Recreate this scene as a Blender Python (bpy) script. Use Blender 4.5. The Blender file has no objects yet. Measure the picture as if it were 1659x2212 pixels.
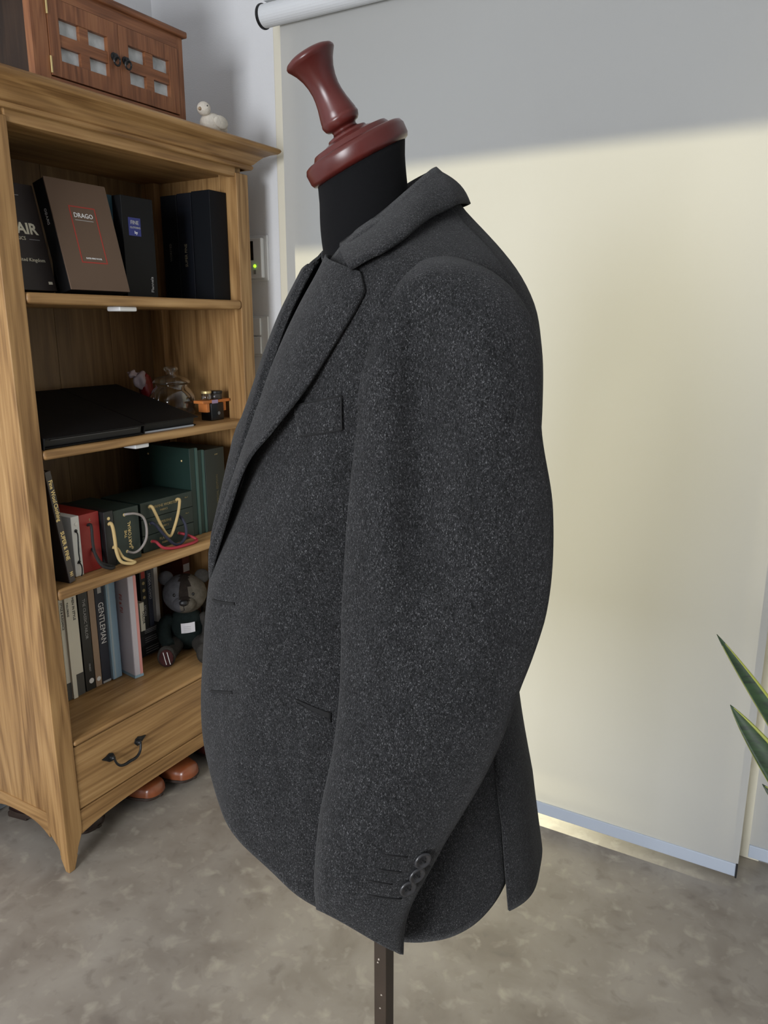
import bpy, bmesh, math, random
import numpy as np
from mathutils import Vector, Matrix, Euler
from mathutils.bvhtree import BVHTree
random.seed(7); rng = np.random.default_rng(7)
SC = bpy.context.scene
COL = SC.collection
R = math.radians

# ------------------------------------------------------------------ camera
CAM_H = 1.30; YAW = R(30.397); PITCH = R(13.710)
cam = bpy.data.cameras.new('camera'); cam.sensor_fit = 'HORIZONTAL'; cam.sensor_width = 36.0
cam.lens = 36.0 * 1658.8 / 1659.0; cam.clip_start = 0.02
camo = bpy.data.objects.new('camera', cam); COL.objects.link(camo)
camo.location = (0, 0, CAM_H); camo.rotation_euler = (math.pi/2 - PITCH, 0, YAW)
SC.camera = camo

# ------------------------------------------------------------------ world, sun, window light, exposure
SC.view_settings.view_transform = 'Standard'; SC.view_settings.look = 'None'
SC.view_settings.gamma = 1.0; SC.view_settings.use_curve_mapping = False
SC.view_settings.exposure = 0.0
w = bpy.data.worlds.new('overcast_sky'); SC.world = w; w.use_nodes = True
bg = w.node_tree.nodes['Background']; bg.inputs[0].default_value = (0.62, 0.74, 0.92, 1); bg.inputs[1].default_value = 0.55

SUN_AZ = R(19.0); SUN_EL = R(24.0)
SUN_DIR = Vector((math.sin(SUN_AZ)*math.cos(SUN_EL), -math.cos(SUN_AZ)*math.cos(SUN_EL), -math.sin(SUN_EL)))  # travel direction
sun = bpy.data.lights.new('low_sun', 'SUN'); sun.energy = 7.2; sun.color = (1.0, 0.86, 0.58); sun.angle = R(0.7)
suno = bpy.data.objects.new('low_sun', sun); COL.objects.link(suno)
suno.rotation_euler = SUN_DIR.to_track_quat('-Z', 'Y').to_euler(); suno.location = (-2, 8, 5)

def area(name, loc, target, sx, sy, power, color):
    l = bpy.data.lights.new(name, 'AREA'); l.shape = 'RECTANGLE'; l.size = sx; l.size_y = sy; l.energy = power; l.color = color
    o = bpy.data.objects.new(name, l); COL.objects.link(o); o.location = loc
    o.rotation_euler = (Vector(target) - Vector(loc)).to_track_quat('-Z', 'Y').to_euler(); return o
area('window_daylight', (-0.42, -2.40, 1.35), (-0.8, 1.2, 1.1), 0.9, 1.1, 108, (0.93, 0.96, 1.0))

# ------------------------------------------------------------------ material helpers
def mat(name, col=(0.5, 0.5, 0.5), rough=0.6, metal=0.0, spec=0.5, bump=None, var=None, emit=None, sheen=0.0):
    m = bpy.data.materials.new(name); m.use_nodes = True; nt = m.node_tree; b = nt.nodes['Principled BSDF']
    b.inputs['Base Color'].default_value = (*col, 1); b.inputs['Roughness'].default_value = rough
    b.inputs['Metallic'].default_value = metal; b.inputs['Specular IOR Level'].default_value = spec
    if sheen: b.inputs['Sheen Weight'].default_value = sheen
    if emit: b.inputs['Emission Color'].default_value = (*emit[0], 1); b.inputs['Emission Strength'].default_value = emit[1]
    tc = nt.nodes.new('ShaderNodeTexCoord')
    if var:   # (scale, amount): mottled value variation
        n = nt.nodes.new('ShaderNodeTexNoise'); n.inputs['Scale'].default_value = var[0]; n.inputs['Detail'].default_value = 4
        nt.links.new(tc.outputs['Object'], n.inputs['Vector'])
        mr = nt.nodes.new('ShaderNodeMapRange'); mr.inputs[1].default_value = .3; mr.inputs[2].default_value = .7
        mr.inputs[3].default_value = 1 - var[1]; mr.inputs[4].default_value = 1 + var[1]
        nt.links.new(n.outputs['Fac'], mr.inputs[0])
        mx = nt.nodes.new('ShaderNodeVectorMath'); mx.operation = 'SCALE'; mx.inputs[0].default_value = col
        nt.links.new(mr.outputs[0], mx.inputs['Scale']); nt.links.new(mx.outputs[0], b.inputs['Base Color'])
    if bump:  # (scale, strength)
        n = nt.nodes.new('ShaderNodeTexNoise'); n.inputs['Scale'].default_value = bump[0]; n.inputs['Detail'].default_value = 5
        nt.links.new(tc.outputs['Object'], n.inputs['Vector'])
        bp = nt.nodes.new('ShaderNodeBump'); bp.inputs['Strength'].default_value = bump[1]; bp.inputs['Distance'].default_value = 0.002
        nt.links.new(n.outputs['Fac'], bp.inputs['Height']); nt.links.new(bp.outputs[0], b.inputs['Normal'])
    return m

def ramp(nt, stops):
    r = nt.nodes.new('ShaderNodeValToRGB'); e = r.color_ramp.elements
    while len(e) > 1: e.remove(e[-1])
    e[0].position = stops[0][0]; e[0].color = (*stops[0][1], 1)
    for p, c in stops[1:]:
        k = e.new(p); k.color = (*c, 1)
    return r

def wood(name, dark, mid, light, axis, rough=0.45, scale=1.0):
    """straight-grained timber; grain runs along the given object axis, with broad cathedral figure and fine pores"""
    m = bpy.data.materials.new(name); m.use_nodes = True; nt = m.node_tree; b = nt.nodes['Principled BSDF']
    tc = nt.nodes.new('ShaderNodeTexCoord'); oi = nt.nodes.new('ShaderNodeObjectInfo')
    ad = nt.nodes.new('ShaderNodeVectorMath'); ad.operation = 'MULTIPLY_ADD'
    cb = nt.nodes.new('ShaderNodeCombineXYZ')
    for k in range(3): nt.links.new(oi.outputs['Random'], cb.inputs[k])
    ad.inputs[1].default_value = (3.1, 5.7, 4.3)
    nt.links.new(cb.outputs[0], ad.inputs[0]); nt.links.new(tc.outputs['Object'], ad.inputs[2])
    def stretched(s, along):
        mp = nt.nodes.new('ShaderNodeMapping'); v = [s, s, s]; v[axis] = s*along; mp.inputs['Scale'].default_value = v
        nt.links.new(ad.outputs[0], mp.inputs['Vector']); return mp
    m1 = stretched(9*scale, 0.14)
    n1 = nt.nodes.new('ShaderNodeTexNoise'); n1.inputs['Scale'].default_value = 1.0; n1.inputs['Detail'].default_value = 2; n1.inputs['Distortion'].default_value = 0.6
    nt.links.new(m1.outputs[0], n1.inputs['Vector'])
    mu = nt.nodes.new('ShaderNodeMath'); mu.operation = 'MULTIPLY'; mu.inputs[1].default_value = 42.0
    nt.links.new(n1.outputs['Fac'], mu.inputs[0])
    sn = nt.nodes.new('ShaderNodeMath'); sn.operation = 'SINE'; nt.links.new(mu.outputs[0], sn.inputs[0])
    m2 = stretched(140*scale, 0.035)
    n2 = nt.nodes.new('ShaderNodeTexNoise'); n2.inputs['Scale'].default_value = 1.0; n2.inputs['Detail'].default_value = 3
    nt.links.new(m2.outputs[0], n2.inputs['Vector'])
    m3 = stretched(5*scale, 0.2)
    n3 = nt.nodes.new('ShaderNodeTexNoise'); n3.inputs['Scale'].default_value = 1.0; n3.inputs['Detail'].default_value = 2
    nt.links.new(m3.outputs[0], n3.inputs['Vector'])
    def madd(src, k, addsrc=None, c=0.0):
        q = nt.nodes.new('ShaderNodeMath'); q.operation = 'MULTIPLY_ADD'; q.inputs[1].default_value = k; q.inputs[2].default_value = c
        nt.links.new(src, q.inputs[0])
        if addsrc: nt.links.new(addsrc, q.inputs[2])
        return q.outputs[0]
    f = madd(sn.outputs[0], 0.085, None, -0.12)
    f = madd(n2.outputs['Fac'], 0.62, f)
    f = madd(n3.outputs['Fac'], 0.62, f)
    rp = ramp(nt, [(0.22, dark), (0.5, mid), (0.78, light)])
    nt.links.new(f, rp.inputs[0]); nt.links.new(rp.outputs[0], b.inputs['Base Color'])
    b.inputs['Roughness'].default_value = rough; b.inputs['Specular IOR Level'].default_value = 0.35
    bp = nt.nodes.new('ShaderNodeBump'); bp.inputs['Strength'].default_value = 0.25; bp.inputs['Distance'].default_value = 0.001
    nt.links.new(n2.outputs['Fac'], bp.inputs['Height']); nt.links.new(bp.outputs[0], b.inputs['Normal'])
    return m

OAK = [((0.17, 0.085, 0.030)), ((0.36, 0.205, 0.080)), ((0.50, 0.310, 0.135))]
oak_x = wood('oak_grain_x', *OAK, 0); oak_y = wood('oak_grain_y', *OAK, 1); oak_z = wood('oak_grain_z', *OAK, 2)
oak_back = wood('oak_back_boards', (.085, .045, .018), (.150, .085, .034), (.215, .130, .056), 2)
RED = [((0.10, 0.036, 0.014)), ((0.22, 0.085, 0.036)), ((0.30, 0.130, 0.055))]
red_y = wood('reddish_wood_y', *RED, 1, 0.4, 1.6); red_z = wood('reddish_wood_z', *RED, 2, 0.4, 1.6); red_x = wood('reddish_wood_x', *RED, 0, 0.4, 1.6)

def wool(name, dark, light, fleck=(0.20, 0.20, 0.205)):
    m = bpy.data.materials.new(name); m.use_nodes = True; nt = m.node_tree; b = nt.nodes['Principled BSDF']
    tc = nt.nodes.new('ShaderNodeTexCoord')
    mp = nt.nodes.new('ShaderNodeMapping'); mp.inputs['Scale'].default_value = (1, 1, 0.6); nt.links.new(tc.outputs['Object'], mp.inputs['Vector'])
    def noise(scale, det, dist=0.0):
        n = nt.nodes.new('ShaderNodeTexNoise'); n.inputs['Scale'].default_value = scale; n.inputs['Detail'].default_value = det
        n.inputs['Distortion'].default_value = dist; nt.links.new(mp.outputs[0], n.inputs['Vector']); return n
    n1 = noise(620, 2, 0.8); n2 = noise(1150, 1, 1.0); n3 = noise(60, 3)
    r1 = ramp(nt, [(0.36, dark), (0.66, light)]); nt.links.new(n1.outputs['Fac'], r1.inputs[0])
    r2 = ramp(nt, [(0.58, (0, 0, 0)), (0.72, (1, 1, 1))]); nt.links.new(n2.outputs['Fac'], r2.inputs[0])
    r3 = ramp(nt, [(0.3, (0.82, 0.82, 0.82)), (0.7, (1.15, 1.15, 1.15))]); nt.links.new(n3.outputs['Fac'], r3.inputs[0])
    mx = nt.nodes.new('ShaderNodeMix'); mx.data_type = 'RGBA'; mx.inputs[7].default_value = (*fleck, 1)
    nt.links.new(r2.outputs[0], mx.inputs[0]); nt.links.new(r1.outputs[0], mx.inputs[6])
    ml = nt.nodes.new('ShaderNodeMix'); ml.data_type = 'RGBA'; ml.blend_type = 'MULTIPLY'; ml.inputs[0].default_value = 1.0
    nt.links.new(mx.outputs[2], ml.inputs[6]); nt.links.new(r3.outputs[0], ml.inputs[7])
    nt.links.new(ml.outputs[2], b.inputs['Base Color'])
    b.inputs['Roughness'].default_value = 0.95; b.inputs['Specular IOR Level'].default_value = 0.12
    b.inputs['Sheen Weight'].default_value = 0.06; b.inputs['Sheen Roughness'].default_value = 0.6
    bp = nt.nodes.new('ShaderNodeBump'); bp.inputs['Strength'].default_value = 0.55; bp.inputs['Distance'].default_value = 0.0014
    nt.links.new(n1.outputs['Fac'], bp.inputs['Height']); nt.links.new(bp.outputs[0], b.inputs['Normal'])
    return m

# ------------------------------------------------------------------ mesh helpers
class MB:
    def __init__(s): s.v = []; s.f = []; s.m = []; s.cur = 0
    def add(s, vs, fs):
        o = len(s.v); s.v += [tuple(map(float, p)) for p in vs]; s.f += [tuple(i+o for i in f) for f in fs]; s.m += [s.cur]*len(fs); return s
    def box(s, x0, x1, y0, y1, z0, z1):
        vs = [(x, y, z) for x in (x0, x1) for y in (y0, y1) for z in (z0, z1)]
        return s.add(vs, [(0,1,3,2),(4,6,7,5),(0,4,5,1),(2,3,7,6),(0,2,6,4),(1,5,7,3)])
    def grid(s, P, wrap_u=False, wrap_v=False, cap0=False, cap1=False):
        """P[i][j] points"""
        n = len(P); k = len(P[0]); vs = [p for row in P for p in row]; fs = []
        for i in range(n if wrap_u else n-1):
            for j in range(k if wrap_v else k-1):
                a = i*k+j; b_ = i*k+(j+1) % k; c = ((i+1) % n)*k+(j+1) % k; d = ((i+1) % n)*k+j
                fs.append((a, b_, c, d))
        if cap0: fs.append(tuple(range(k))[::-1])
        if cap1: fs.append(tuple((n-1)*k+j for j in range(k)))
        return s.add(vs, fs)
    def lathe(s, prof, seg=24, c=(0,0,0), axis=(0,0,1), cap=True):
        ax = Vector(axis).normalized(); u = ax.orthogonal().normalized(); v = ax.cross(u); c = Vector(c)
        P = [[c+ax*h+(u*math.cos(2*math.pi*j/seg)+v*math.sin(2*math.pi*j/seg))*r for j in range(seg)] for r, h in prof]
        return s.grid(P, wrap_v=True, cap0=cap, cap1=cap)
    def ell(s, c, r, seg=16, rings=10, rot=None):
        P = []
        for i in range(rings+1):
            t = math.pi*i/rings
            row = []
            for j in range(seg):
                p = Vector((max(math.sin(t),1e-3)*math.cos(2*math.pi*j/seg)*r[0], max(math.sin(t),1e-3)*math.sin(2*math.pi*j/seg)*r[1], -math.cos(t)*r[2]))
                if rot: p = rot @ p
                row.append(p+Vector(c))
            P.append(row)
        return s.grid(P, wrap_v=True, cap0=True, cap1=True)
    def tube(s, pts, r, seg=8):
        pts = [Vector(p) for p in pts]; n = len(pts); P = []; prev = None
        for i, p in enumerate(pts):
            t = (pts[min(i+1, n-1)]-pts[max(i-1, 0)]).normalized()
            u = t.orthogonal().normalized() if prev is None else (prev-t*prev.dot(t)).normalized()
            prev = u; v = t.cross(u); rr = r[i] if isinstance(r, (list, tuple)) else r
            P.append([p+(u*math.cos(2*math.pi*j/seg)+v*math.sin(2*math.pi*j/seg))*rr for j in range(seg)])
        return s.grid(P, wrap_v=True, cap0=True, cap1=True)
    def prism(s, poly, d, x0, x1, ax='x'):
        """extrude a 2-D polygon along an axis"""
        n = len(poly)
        def P(p, q):
            return (q, p[0], p[1]) if ax == 'x' else ((p[0], q, p[1]) if ax == 'y' else (p[0], p[1], q))
        vs = [P(p, x0) for p in poly]+[P(p, x1) for p in poly]
        fs = [tuple(range(n))[::-1], tuple(range(n, 2*n))]+[(i, (i+1) % n, n+(i+1) % n, n+i) for i in range(n)]
        return s.add(vs, fs)
    def build(s, name, mats, parent=None, world=False, smooth=False, bevel=0.0, solid=0.0, sub=0, segs=2):
        me = bpy.data.meshes.new(name)
        off = Vector(parent.location) if (parent is not None and world) else Vector((0, 0, 0))
        p = parent
        if p is not None and world and p.parent is not None: off = off + Vector(p.parent.location)
        me.from_pydata([tuple(Vector(v)-off) for v in s.v], [], s.f); me.update()
        bm = bmesh.new(); bm.from_mesh(me); bmesh.ops.recalc_face_normals(bm, faces=bm.faces); bm.to_mesh(me); bm.free()
        for m in (mats if isinstance(mats, (list, tuple)) else [mats]): me.materials.append(m)
        if len(me.materials) > 1: me.polygons.foreach_set('material_index', s.m)
        if smooth: me.polygons.foreach_set('use_smooth', [True]*len(me.polygons))
        o = bpy.data.objects.new(name, me); COL.objects.link(o)
        if parent is not None: o.parent = parent
        if solid: q = o.modifiers.new('thickness', 'SOLIDIFY'); q.thickness = solid; q.offset = -1
        if sub: q = o.modifiers.new('sub', 'SUBSURF'); q.levels = sub; q.render_levels = sub
        if bevel:
            q = o.modifiers.new('bevel', 'BEVEL'); q.width = bevel; q.segments = segs; q.limit_method = 'ANGLE'; q.angle_limit = R(40)
            me.polygons.foreach_set('use_smooth', [True]*len(me.polygons))
            q2 = o.modifiers.new('wn', 'WEIGHTED_NORMAL')
        return o

def tag(o, label=None, cat=None, group=None, kind=None):
    if label: o['label'] = label
    if cat: o['category'] = cat
    if group: o['group'] = group
    if kind: o['kind'] = kind
    return o
def thing(name, label, cat, loc, rot=(0, 0, 0), group=None):
    o = bpy.data.objects.new(name, None); COL.objects.link(o); o.location = loc; o.rotation_euler = rot
    o.empty_display_size = 0.05
    return tag(o, label, cat, group)
def struct(o, label=None): return tag(o, label, None, None, 'structure')

def text(body, size, m, parent, loc, xdir, ydir, name='lettering', extrude=0.0003, align='CENTER', sx=1.0, bold=0.0):
    """flat printed lettering lying in the plane (xdir, ydir), in the parent's own coordinates"""
    cu = bpy.data.curves.new(name, 'FONT'); cu.body = body; cu.size = size; cu.align_x = align; cu.align_y = 'CENTER'; cu.extrude = extrude; cu.offset = bold*size
    cu.resolution_u = 2
    t = bpy.data.objects.new('tmp', cu); COL.objects.link(t)
    me = bpy.data.meshes.new_from_object(t); bpy.data.objects.remove(t); bpy.data.curves.remove(cu)
    x = Vector(xdir).normalized(); y = Vector(ydir).normalized(); z = x.cross(y)
    M = Matrix(((x[0]*sx, y[0], z[0], loc[0]), (x[1]*sx, y[1], z[1], loc[1]), (x[2]*sx, y[2], z[2], loc[2]), (0, 0, 0, 1)))
    me.transform(M); me.materials.clear(); me.materials.append(m)
    o = bpy.data.objects.new(name, me); COL.objects.link(o); o.parent = parent
    return o

def catmull(pts, n):
    P = np.array(pts, float); k = len(P); out = []
    for t in np.linspace(0, k-1, n):
        i = min(int(t), k-2); u = t-i
        p0 = P[max(i-1, 0)]; p1 = P[i]; p2 = P[i+1]; p3 = P[min(i+2, k-1)]
        out.append(0.5*((2*p1)+(-p0+p2)*u+(2*p0-5*p1+4*p2-p3)*u*u+(-p0+3*p1-3*p2+p3)*u**3))
    return np.array(out)

# ------------------------------------------------------------------ plain materials
M_wall = mat('white_wallpaper', (0.70, 0.705, 0.72), 0.9, bump=(260, 0.35))
M_ceil = mat('white_ceiling', (0.75, 0.75, 0.75), 0.9)
M_frame = mat('cream_window_frame', (0.72, 0.68, 0.56), 0.5)
M_skirt = mat('pale_blue_grey_skirting', (0.45, 0.50, 0.54), 0.5)
M_black = mat('black_plastic', (0.007, 0.007, 0.008), 0.45)
M_blackpaper = mat('black_paper', (0.0045, 0.0045, 0.005), 0.6, spec=0.2)
M_white = mat('white_plastic', (0.72, 0.73, 0.74), 0.4)
M_blue_grey = mat('blue_grey_hem', (0.42, 0.47, 0.55), 0.5)
M_tube = mat('grey_white_tube', (0.66, 0.68, 0.70), 0.55)
M_gold = mat('gold_foil', (0.75, 0.58, 0.28), 0.35, metal=0.6)
M_ivory = mat('ivory_print', (0.80, 0.76, 0.60), 0.6)
M_grey_print = mat('grey_print', (0.42, 0.42, 0.42), 0.6)
M_whiteprint = mat('white_print', (0.8, 0.8, 0.8), 0.6)
M_redprint = mat('red_print', (0.34, 0.035, 0.022), 0.6)

# floor: mottled grey-beige vinyl
def floor_mat():
    m = bpy.data.materials.new('mottled_vinyl_floor'); m.use_nodes = True; nt = m.node_tree; b = nt.nodes['Principled BSDF']
    tc = nt.nodes.new('ShaderNodeTexCoord')
    def noise(scale, det, dist=0):
        n = nt.nodes.new('ShaderNodeTexNoise'); n.inputs['Scale'].default_value = scale; n.inputs['Detail'].default_value = det; n.inputs['Distortion'].default_value = dist
        nt.links.new(tc.outputs['Object'], n.inputs['Vector']); return n
    n1 = noise(7, 5, 0.4); n2 = noise(24, 3, 0.35); n3 = noise(2.2, 2)
    r1 = ramp(nt, [(0.30, (0.215, 0.185, 0.155)), (0.5, (0.290, 0.258, 0.220)), (0.72, (0.350, 0.318, 0.275))]); nt.links.new(n1.outputs['Fac'], r1.inputs[0])
    r2 = ramp(nt, [(0.56, (0, 0, 0)), (0.76, (1, 1, 1))]); nt.links.new(n2.outputs['Fac'], r2.inputs[0])
    r3 = ramp(nt, [(0.26, (1, 1, 1)), (0.42, (0, 0, 0))]); nt.links.new(n2.outputs['Fac'], r3.inputs[0])
    def mix(fac_out, a_out, col, k):
        q = nt.nodes.new('ShaderNodeMath'); q.operation = 'MULTIPLY'; q.inputs[1].default_value = k; nt.links.new(fac_out, q.inputs[0])
        mx = nt.nodes.new('ShaderNodeMix'); mx.data_type = 'RGBA'; nt.links.new(q.outputs[0], mx.inputs[0]); nt.links.new(a_out, mx.inputs[6]); mx.inputs[7].default_value = (*col, 1); return mx.outputs[2]
    c = mix(r2.outputs[0], r1.outputs[0], (0.47, 0.43, 0.355), 0.65)
    c = mix(r3.outputs[0], c, (0.17, 0.145, 0.125), 0.55)
    nt.links.new(c, b.inputs['Base Color']); b.inputs['Roughness'].default_value = 0.42; b.inputs['Specular IOR Level'].default_value = 0.4
    bp = nt.nodes.new('ShaderNodeBump'); bp.inputs['Strength'].default_value = 0.15; bp.inputs['Distance'].default_value = 0.002
    nt.links.new(n2.outputs['Fac'], bp.inputs['Height']); nt.links.new(bp.outputs[0], b.inputs['Normal'])
    return m
M_floor = floor_mat()

# blind cloth: lets light through, diffusely and a little forward
def blind_mat():
    m = bpy.data.materials.new('translucent_blind_cloth'); m.use_nodes = True; nt = m.node_tree
    for n in list(nt.nodes): nt.nodes.remove(n)
    out = nt.nodes.new('ShaderNodeOutputMaterial')
    d = nt.nodes.new('ShaderNodeBsdfDiffuse'); d.inputs[0].default_value = (0.66, 0.66, 0.65, 1)
    t = nt.nodes.new('ShaderNodeBsdfTranslucent'); t.inputs[0].default_value = (0.60, 0.585, 0.53, 1)
    a = nt.nodes.new('ShaderNodeMixShader'); a.inputs[0].default_value = 0.45
    nt.links.new(d.outputs[0], a.inputs[1]); nt.links.new(t.outputs[0], a.inputs[2])
    r = nt.nodes.new('ShaderNodeBsdfRefraction'); r.inputs['Color'].default_value = (0.75, 0.72, 0.64, 1); r.inputs['Roughness'].default_value = 0.75; r.inputs['IOR'].default_value = 1.15
    b = nt.nodes.new('ShaderNodeMixShader'); b.inputs[0].default_value = 0.10
    nt.links.new(a.outputs[0], b.inputs[1]); nt.links.new(r.outputs[0], b.inputs[2])
    tc = nt.nodes.new('ShaderNodeTexCoord'); mp = nt.nodes.new('ShaderNodeMapping'); mp.inputs['Scale'].default_value = (1, 1, 0.15)
    n = nt.nodes.new('ShaderNodeTexNoise'); n.inputs['Scale'].default_value = 700
    nt.links.new(tc.outputs['Object'], mp.inputs[0]); nt.links.new(mp.outputs[0], n.inputs['Vector'])
    bp = nt.nodes.new('ShaderNodeBump'); bp.inputs['Strength'].default_value = 0.08; bp.inputs['Distance'].default_value = 0.0006
    nt.links.new(n.outputs['Fac'], bp.inputs['Height']); nt.links.new(bp.outputs[0], d.inputs['Normal'])
    nt.links.new(b.outputs[0], out.inputs[0]); return m
M_blind = blind_mat()
def glass_mat(name, tint=(0.9, 0.93, 0.93), k=0.12, rough=0.03):
    m = bpy.data.materials.new(name); m.use_nodes = True; nt = m.node_tree
    for n in list(nt.nodes): nt.nodes.remove(n)
    out = nt.nodes.new('ShaderNodeOutputMaterial'); t = nt.nodes.new('ShaderNodeBsdfTransparent'); t.inputs[0].default_value = (*tint, 1)
    g = nt.nodes.new('ShaderNodeBsdfGlossy'); g.inputs['Roughness'].default_value = rough
    lw = nt.nodes.new('ShaderNodeLayerWeight'); lw.inputs[0].default_value = k
    x = nt.nodes.new('ShaderNodeMixShader'); nt.links.new(lw.outputs['Facing'], x.inputs[0]); nt.links.new(t.outputs[0], x.inputs[1]); nt.links.new(g.outputs[0], x.inputs[2])
    nt.links.new(x.outputs[0], out.inputs[0]); return m
M_glass = glass_mat('thin_window_glass', k=0.05)
M_jar = glass_mat('jar_glass', (0.86, 0.88, 0.88), 0.42, 0.06)

# ------------------------------------------------------------------ room shell
XL, YW, ZC = -1.93, 1.90, 2.50           # left wall, window wall, ceiling
XR, YF = 2.2, -2.6
struct(MB().box(XL-.1, XR+.1, YF-.1, YW+.12, -.06, 0).build('floor', M_floor))
struct(MB().box(XL-.1, XR+.1, YF-.1, YW+.2, ZC, ZC+.08).build('ceiling', M_ceil))
struct(MB().box(XL-.1, XL, YF-.1, YW+.2, 0, ZC).build('wall_left', M_wall))
struct(MB().box(XR, XR+.1, YF-.1, YW+.2, 0, ZC).build('wall_right', M_wall))
wb = MB(); wb.box(XL, -1.47, YW, YW+.12, 0, ZC); wb.box(-1.47, 1.30, YW, YW+.12, 2.22, ZC); wb.box(1.30, XR, YW, YW+.12, 0, ZC)
struct(wb.build('wall_back', M_wall))
wf = MB(); wf.box(XL, -1.25, YF-.1, YF, 0, ZC); wf.box(-.05, XR, YF-.1, YF, 0, ZC); wf.box(-1.25, -.05, YF-.1, YF, 0, .75); wf.box(-1.25, -.05, YF-.1, YF, 2.0, ZC)
struct(wf.build('wall_front', M_wall))
struct(MB().box(XL, XL+.075, YF, YW, 0, .065).build('baseboard_left', M_skirt, bevel=.004))
# window: frame with jambs, mullion, head, flush track and two thin panes
win = bpy.data.objects.new('window_1', None); COL.objects.link(win); win.location = (-1.47, YW, 0); struct(win)
for x0, x1 in ((-1.47, -1.395), (-.125, -.030), (1.265, 1.30)):
    MB().box(x0, x1, YW-.004, YW+.07, 0, 2.22).build('window_frame', M_frame, win, True, bevel=.003)
MB().box(-1.395, 1.265, YW+.01, YW+.07, 2.17, 2.22).build('window_head', M_frame, win, True)
MB().box(-1.395, 1.265, YW+.0, YW+.07, -.004, .012).build('window_track', mat('grey_aluminium_track', (.22, .22, .21), .5), win, True)
for x0, x1 in ((-1.395, -.125), (-.030, 1.265)):
    MB().box(x0, x1, YW+.035, YW+.041, .012, 2.17).build('pane', M_glass, win, True)
# outside: terrace and an unseen stepped slab, added to shade the upper part of the blind
M_conc = mat('terrace_concrete', (0.13, 0.115, 0.10), 0.9, var=(3, .15))
struct(MB().box(-9, 9, YW+.12, 14, -.10, -.03).build('ground', M_conc))
tb = MB(); tb.box(-2.05, 7, YW+.2, 4.50, 2.955, 3.12); tb.box(-7, -2.05, YW+.2, 4.50, 2.772, 3.12)
struct(tb.build('sun_shade_slab', M_conc))
struct(MB().prism([(-24.16, -.1), (-13.46, 31.9), (0, 31.9), (0, -.1)], 0, 49, 51, 'y').build('far_sun_blocker', M_conc))   # unseen slanted prism, added far outside to shade the blind's lower right softly

# ------------------------------------------------------------------ roller blinds
def roller_blind(x0, x1, yb, hem, label, ztop=2.062):
    t = thing('roller_blind', label, 'blind', (x0, yb, ztop), group='roller blinds')
    def B(mb, n, m, **k): return mb.build(n, m, t, True, **k)
    n = 12
    B(MB().grid([[(x, yb+.0012*math.sin(k*1.1), z) for k, x in enumerate(np.linspace(x0, x1, n))] for z in np.linspace(hem+.034, ztop+.005, 6)]), 'cloth', M_blind, smooth=True)
    B(MB().box(x0, x1-.004, yb-.004, yb+.004, hem, hem+.034), 'hem_bar', M_blue_grey, bevel=.002)
    B(MB().box(x1-.004, x1, yb-.005, yb+.005, hem-.002, hem+.035), 'end_cap', M_black)
    B(MB().lathe([(.027, 0), (.027, x1-x0+.043)], 28, (x0-.033, yb-.022, ztop+.012), (1, 0, 0)), 'tube', M_tube, smooth=False)
    B(MB().lathe([(.029, 0), (.030, .002), (.030, .006), (.027, .008)], 28, (x0-.040, yb-.022, ztop+.012), (1, 0, 0)), 'end_cap', M_black)
    B(MB().box(x0-.03, x1+.01, yb-.03, yb+.012, ztop+.044, ztop+.06), 'mounting_rail', M_white, bevel=.003)
    return t
roller_blind(-1.363, -.071, 1.79, .016, 'wide pale roller blind glowing with sunlight behind the jacket')
roller_blind(-.055, 1.25, 1.862, .030, 'second roller blind at the right edge behind the plant leaves')

# wall devices
t = thing('wall_intercom', 'white wall control panel with dark screen and green light beside the bookcase', 'intercom', (-1.57, YW, 1.49))
MB().box(-1.64, -1.512, YW-.006, YW, 1.428, 1.558).build('back_plate', M_white, t, True, bevel=.003)
MB().box(-1.63, -1.524, YW-.022, YW-.006, 1.436, 1.550).build('housing', M_white, t, True, bevel=.003)
MB().box(-1.625, -1.553, YW-.0235, YW-.021, 1.487, 1.541).build('screen', mat('dark_screen', (.006, .007, .008), .15), t, True)
MB().lathe([(.0045, 0), (.0045, .003), (.003, .0045)], 14, (-1.5485, YW-.0215, 1.470), (0, -1, 0)).build('status_light', mat('green_status_light', (.2, .8, .02), .4, emit=((.42, 1.0, .03), 1.6)), t, True)
MB().box(-1.553, -1.545, YW-.024, YW-.0215, 1.447, 1.459).build('button', mat('grey_button', (.25, .26, .25), .5), t, True)
t = thing('light_switch', 'white double light switch plate on the wall below the control panel', 'switch', (-1.57, YW, 1.28))
MB().box(-1.62, -1.520, YW-.006, YW, 1.205, 1.325).build('switch_plate', M_white, t, True, bevel=.003)
for z0 in (1.212, 1.268):
    MB().box(-1.612, -1.545, YW-.013, YW-.006, z0, z0+.052).build('rocker', M_white, t, True, bevel=.003)

# ------------------------------------------------------------------ bookcase
XF, XB, YL, YR = -1.475, -1.853, 1.000, 1.772
S1, S2, S3, S4 = 1.366, 1.033, 0.713, 0.331      # shelf top surfaces
bc = thing('bookcase', 'tall oak bookcase with moulded cornice, open shelves and one bottom drawer', 'bookcase', (XF, YL, 0))
def bp(mb, n, m, **k): return mb.build(n, m, bc, True, **k)
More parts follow.
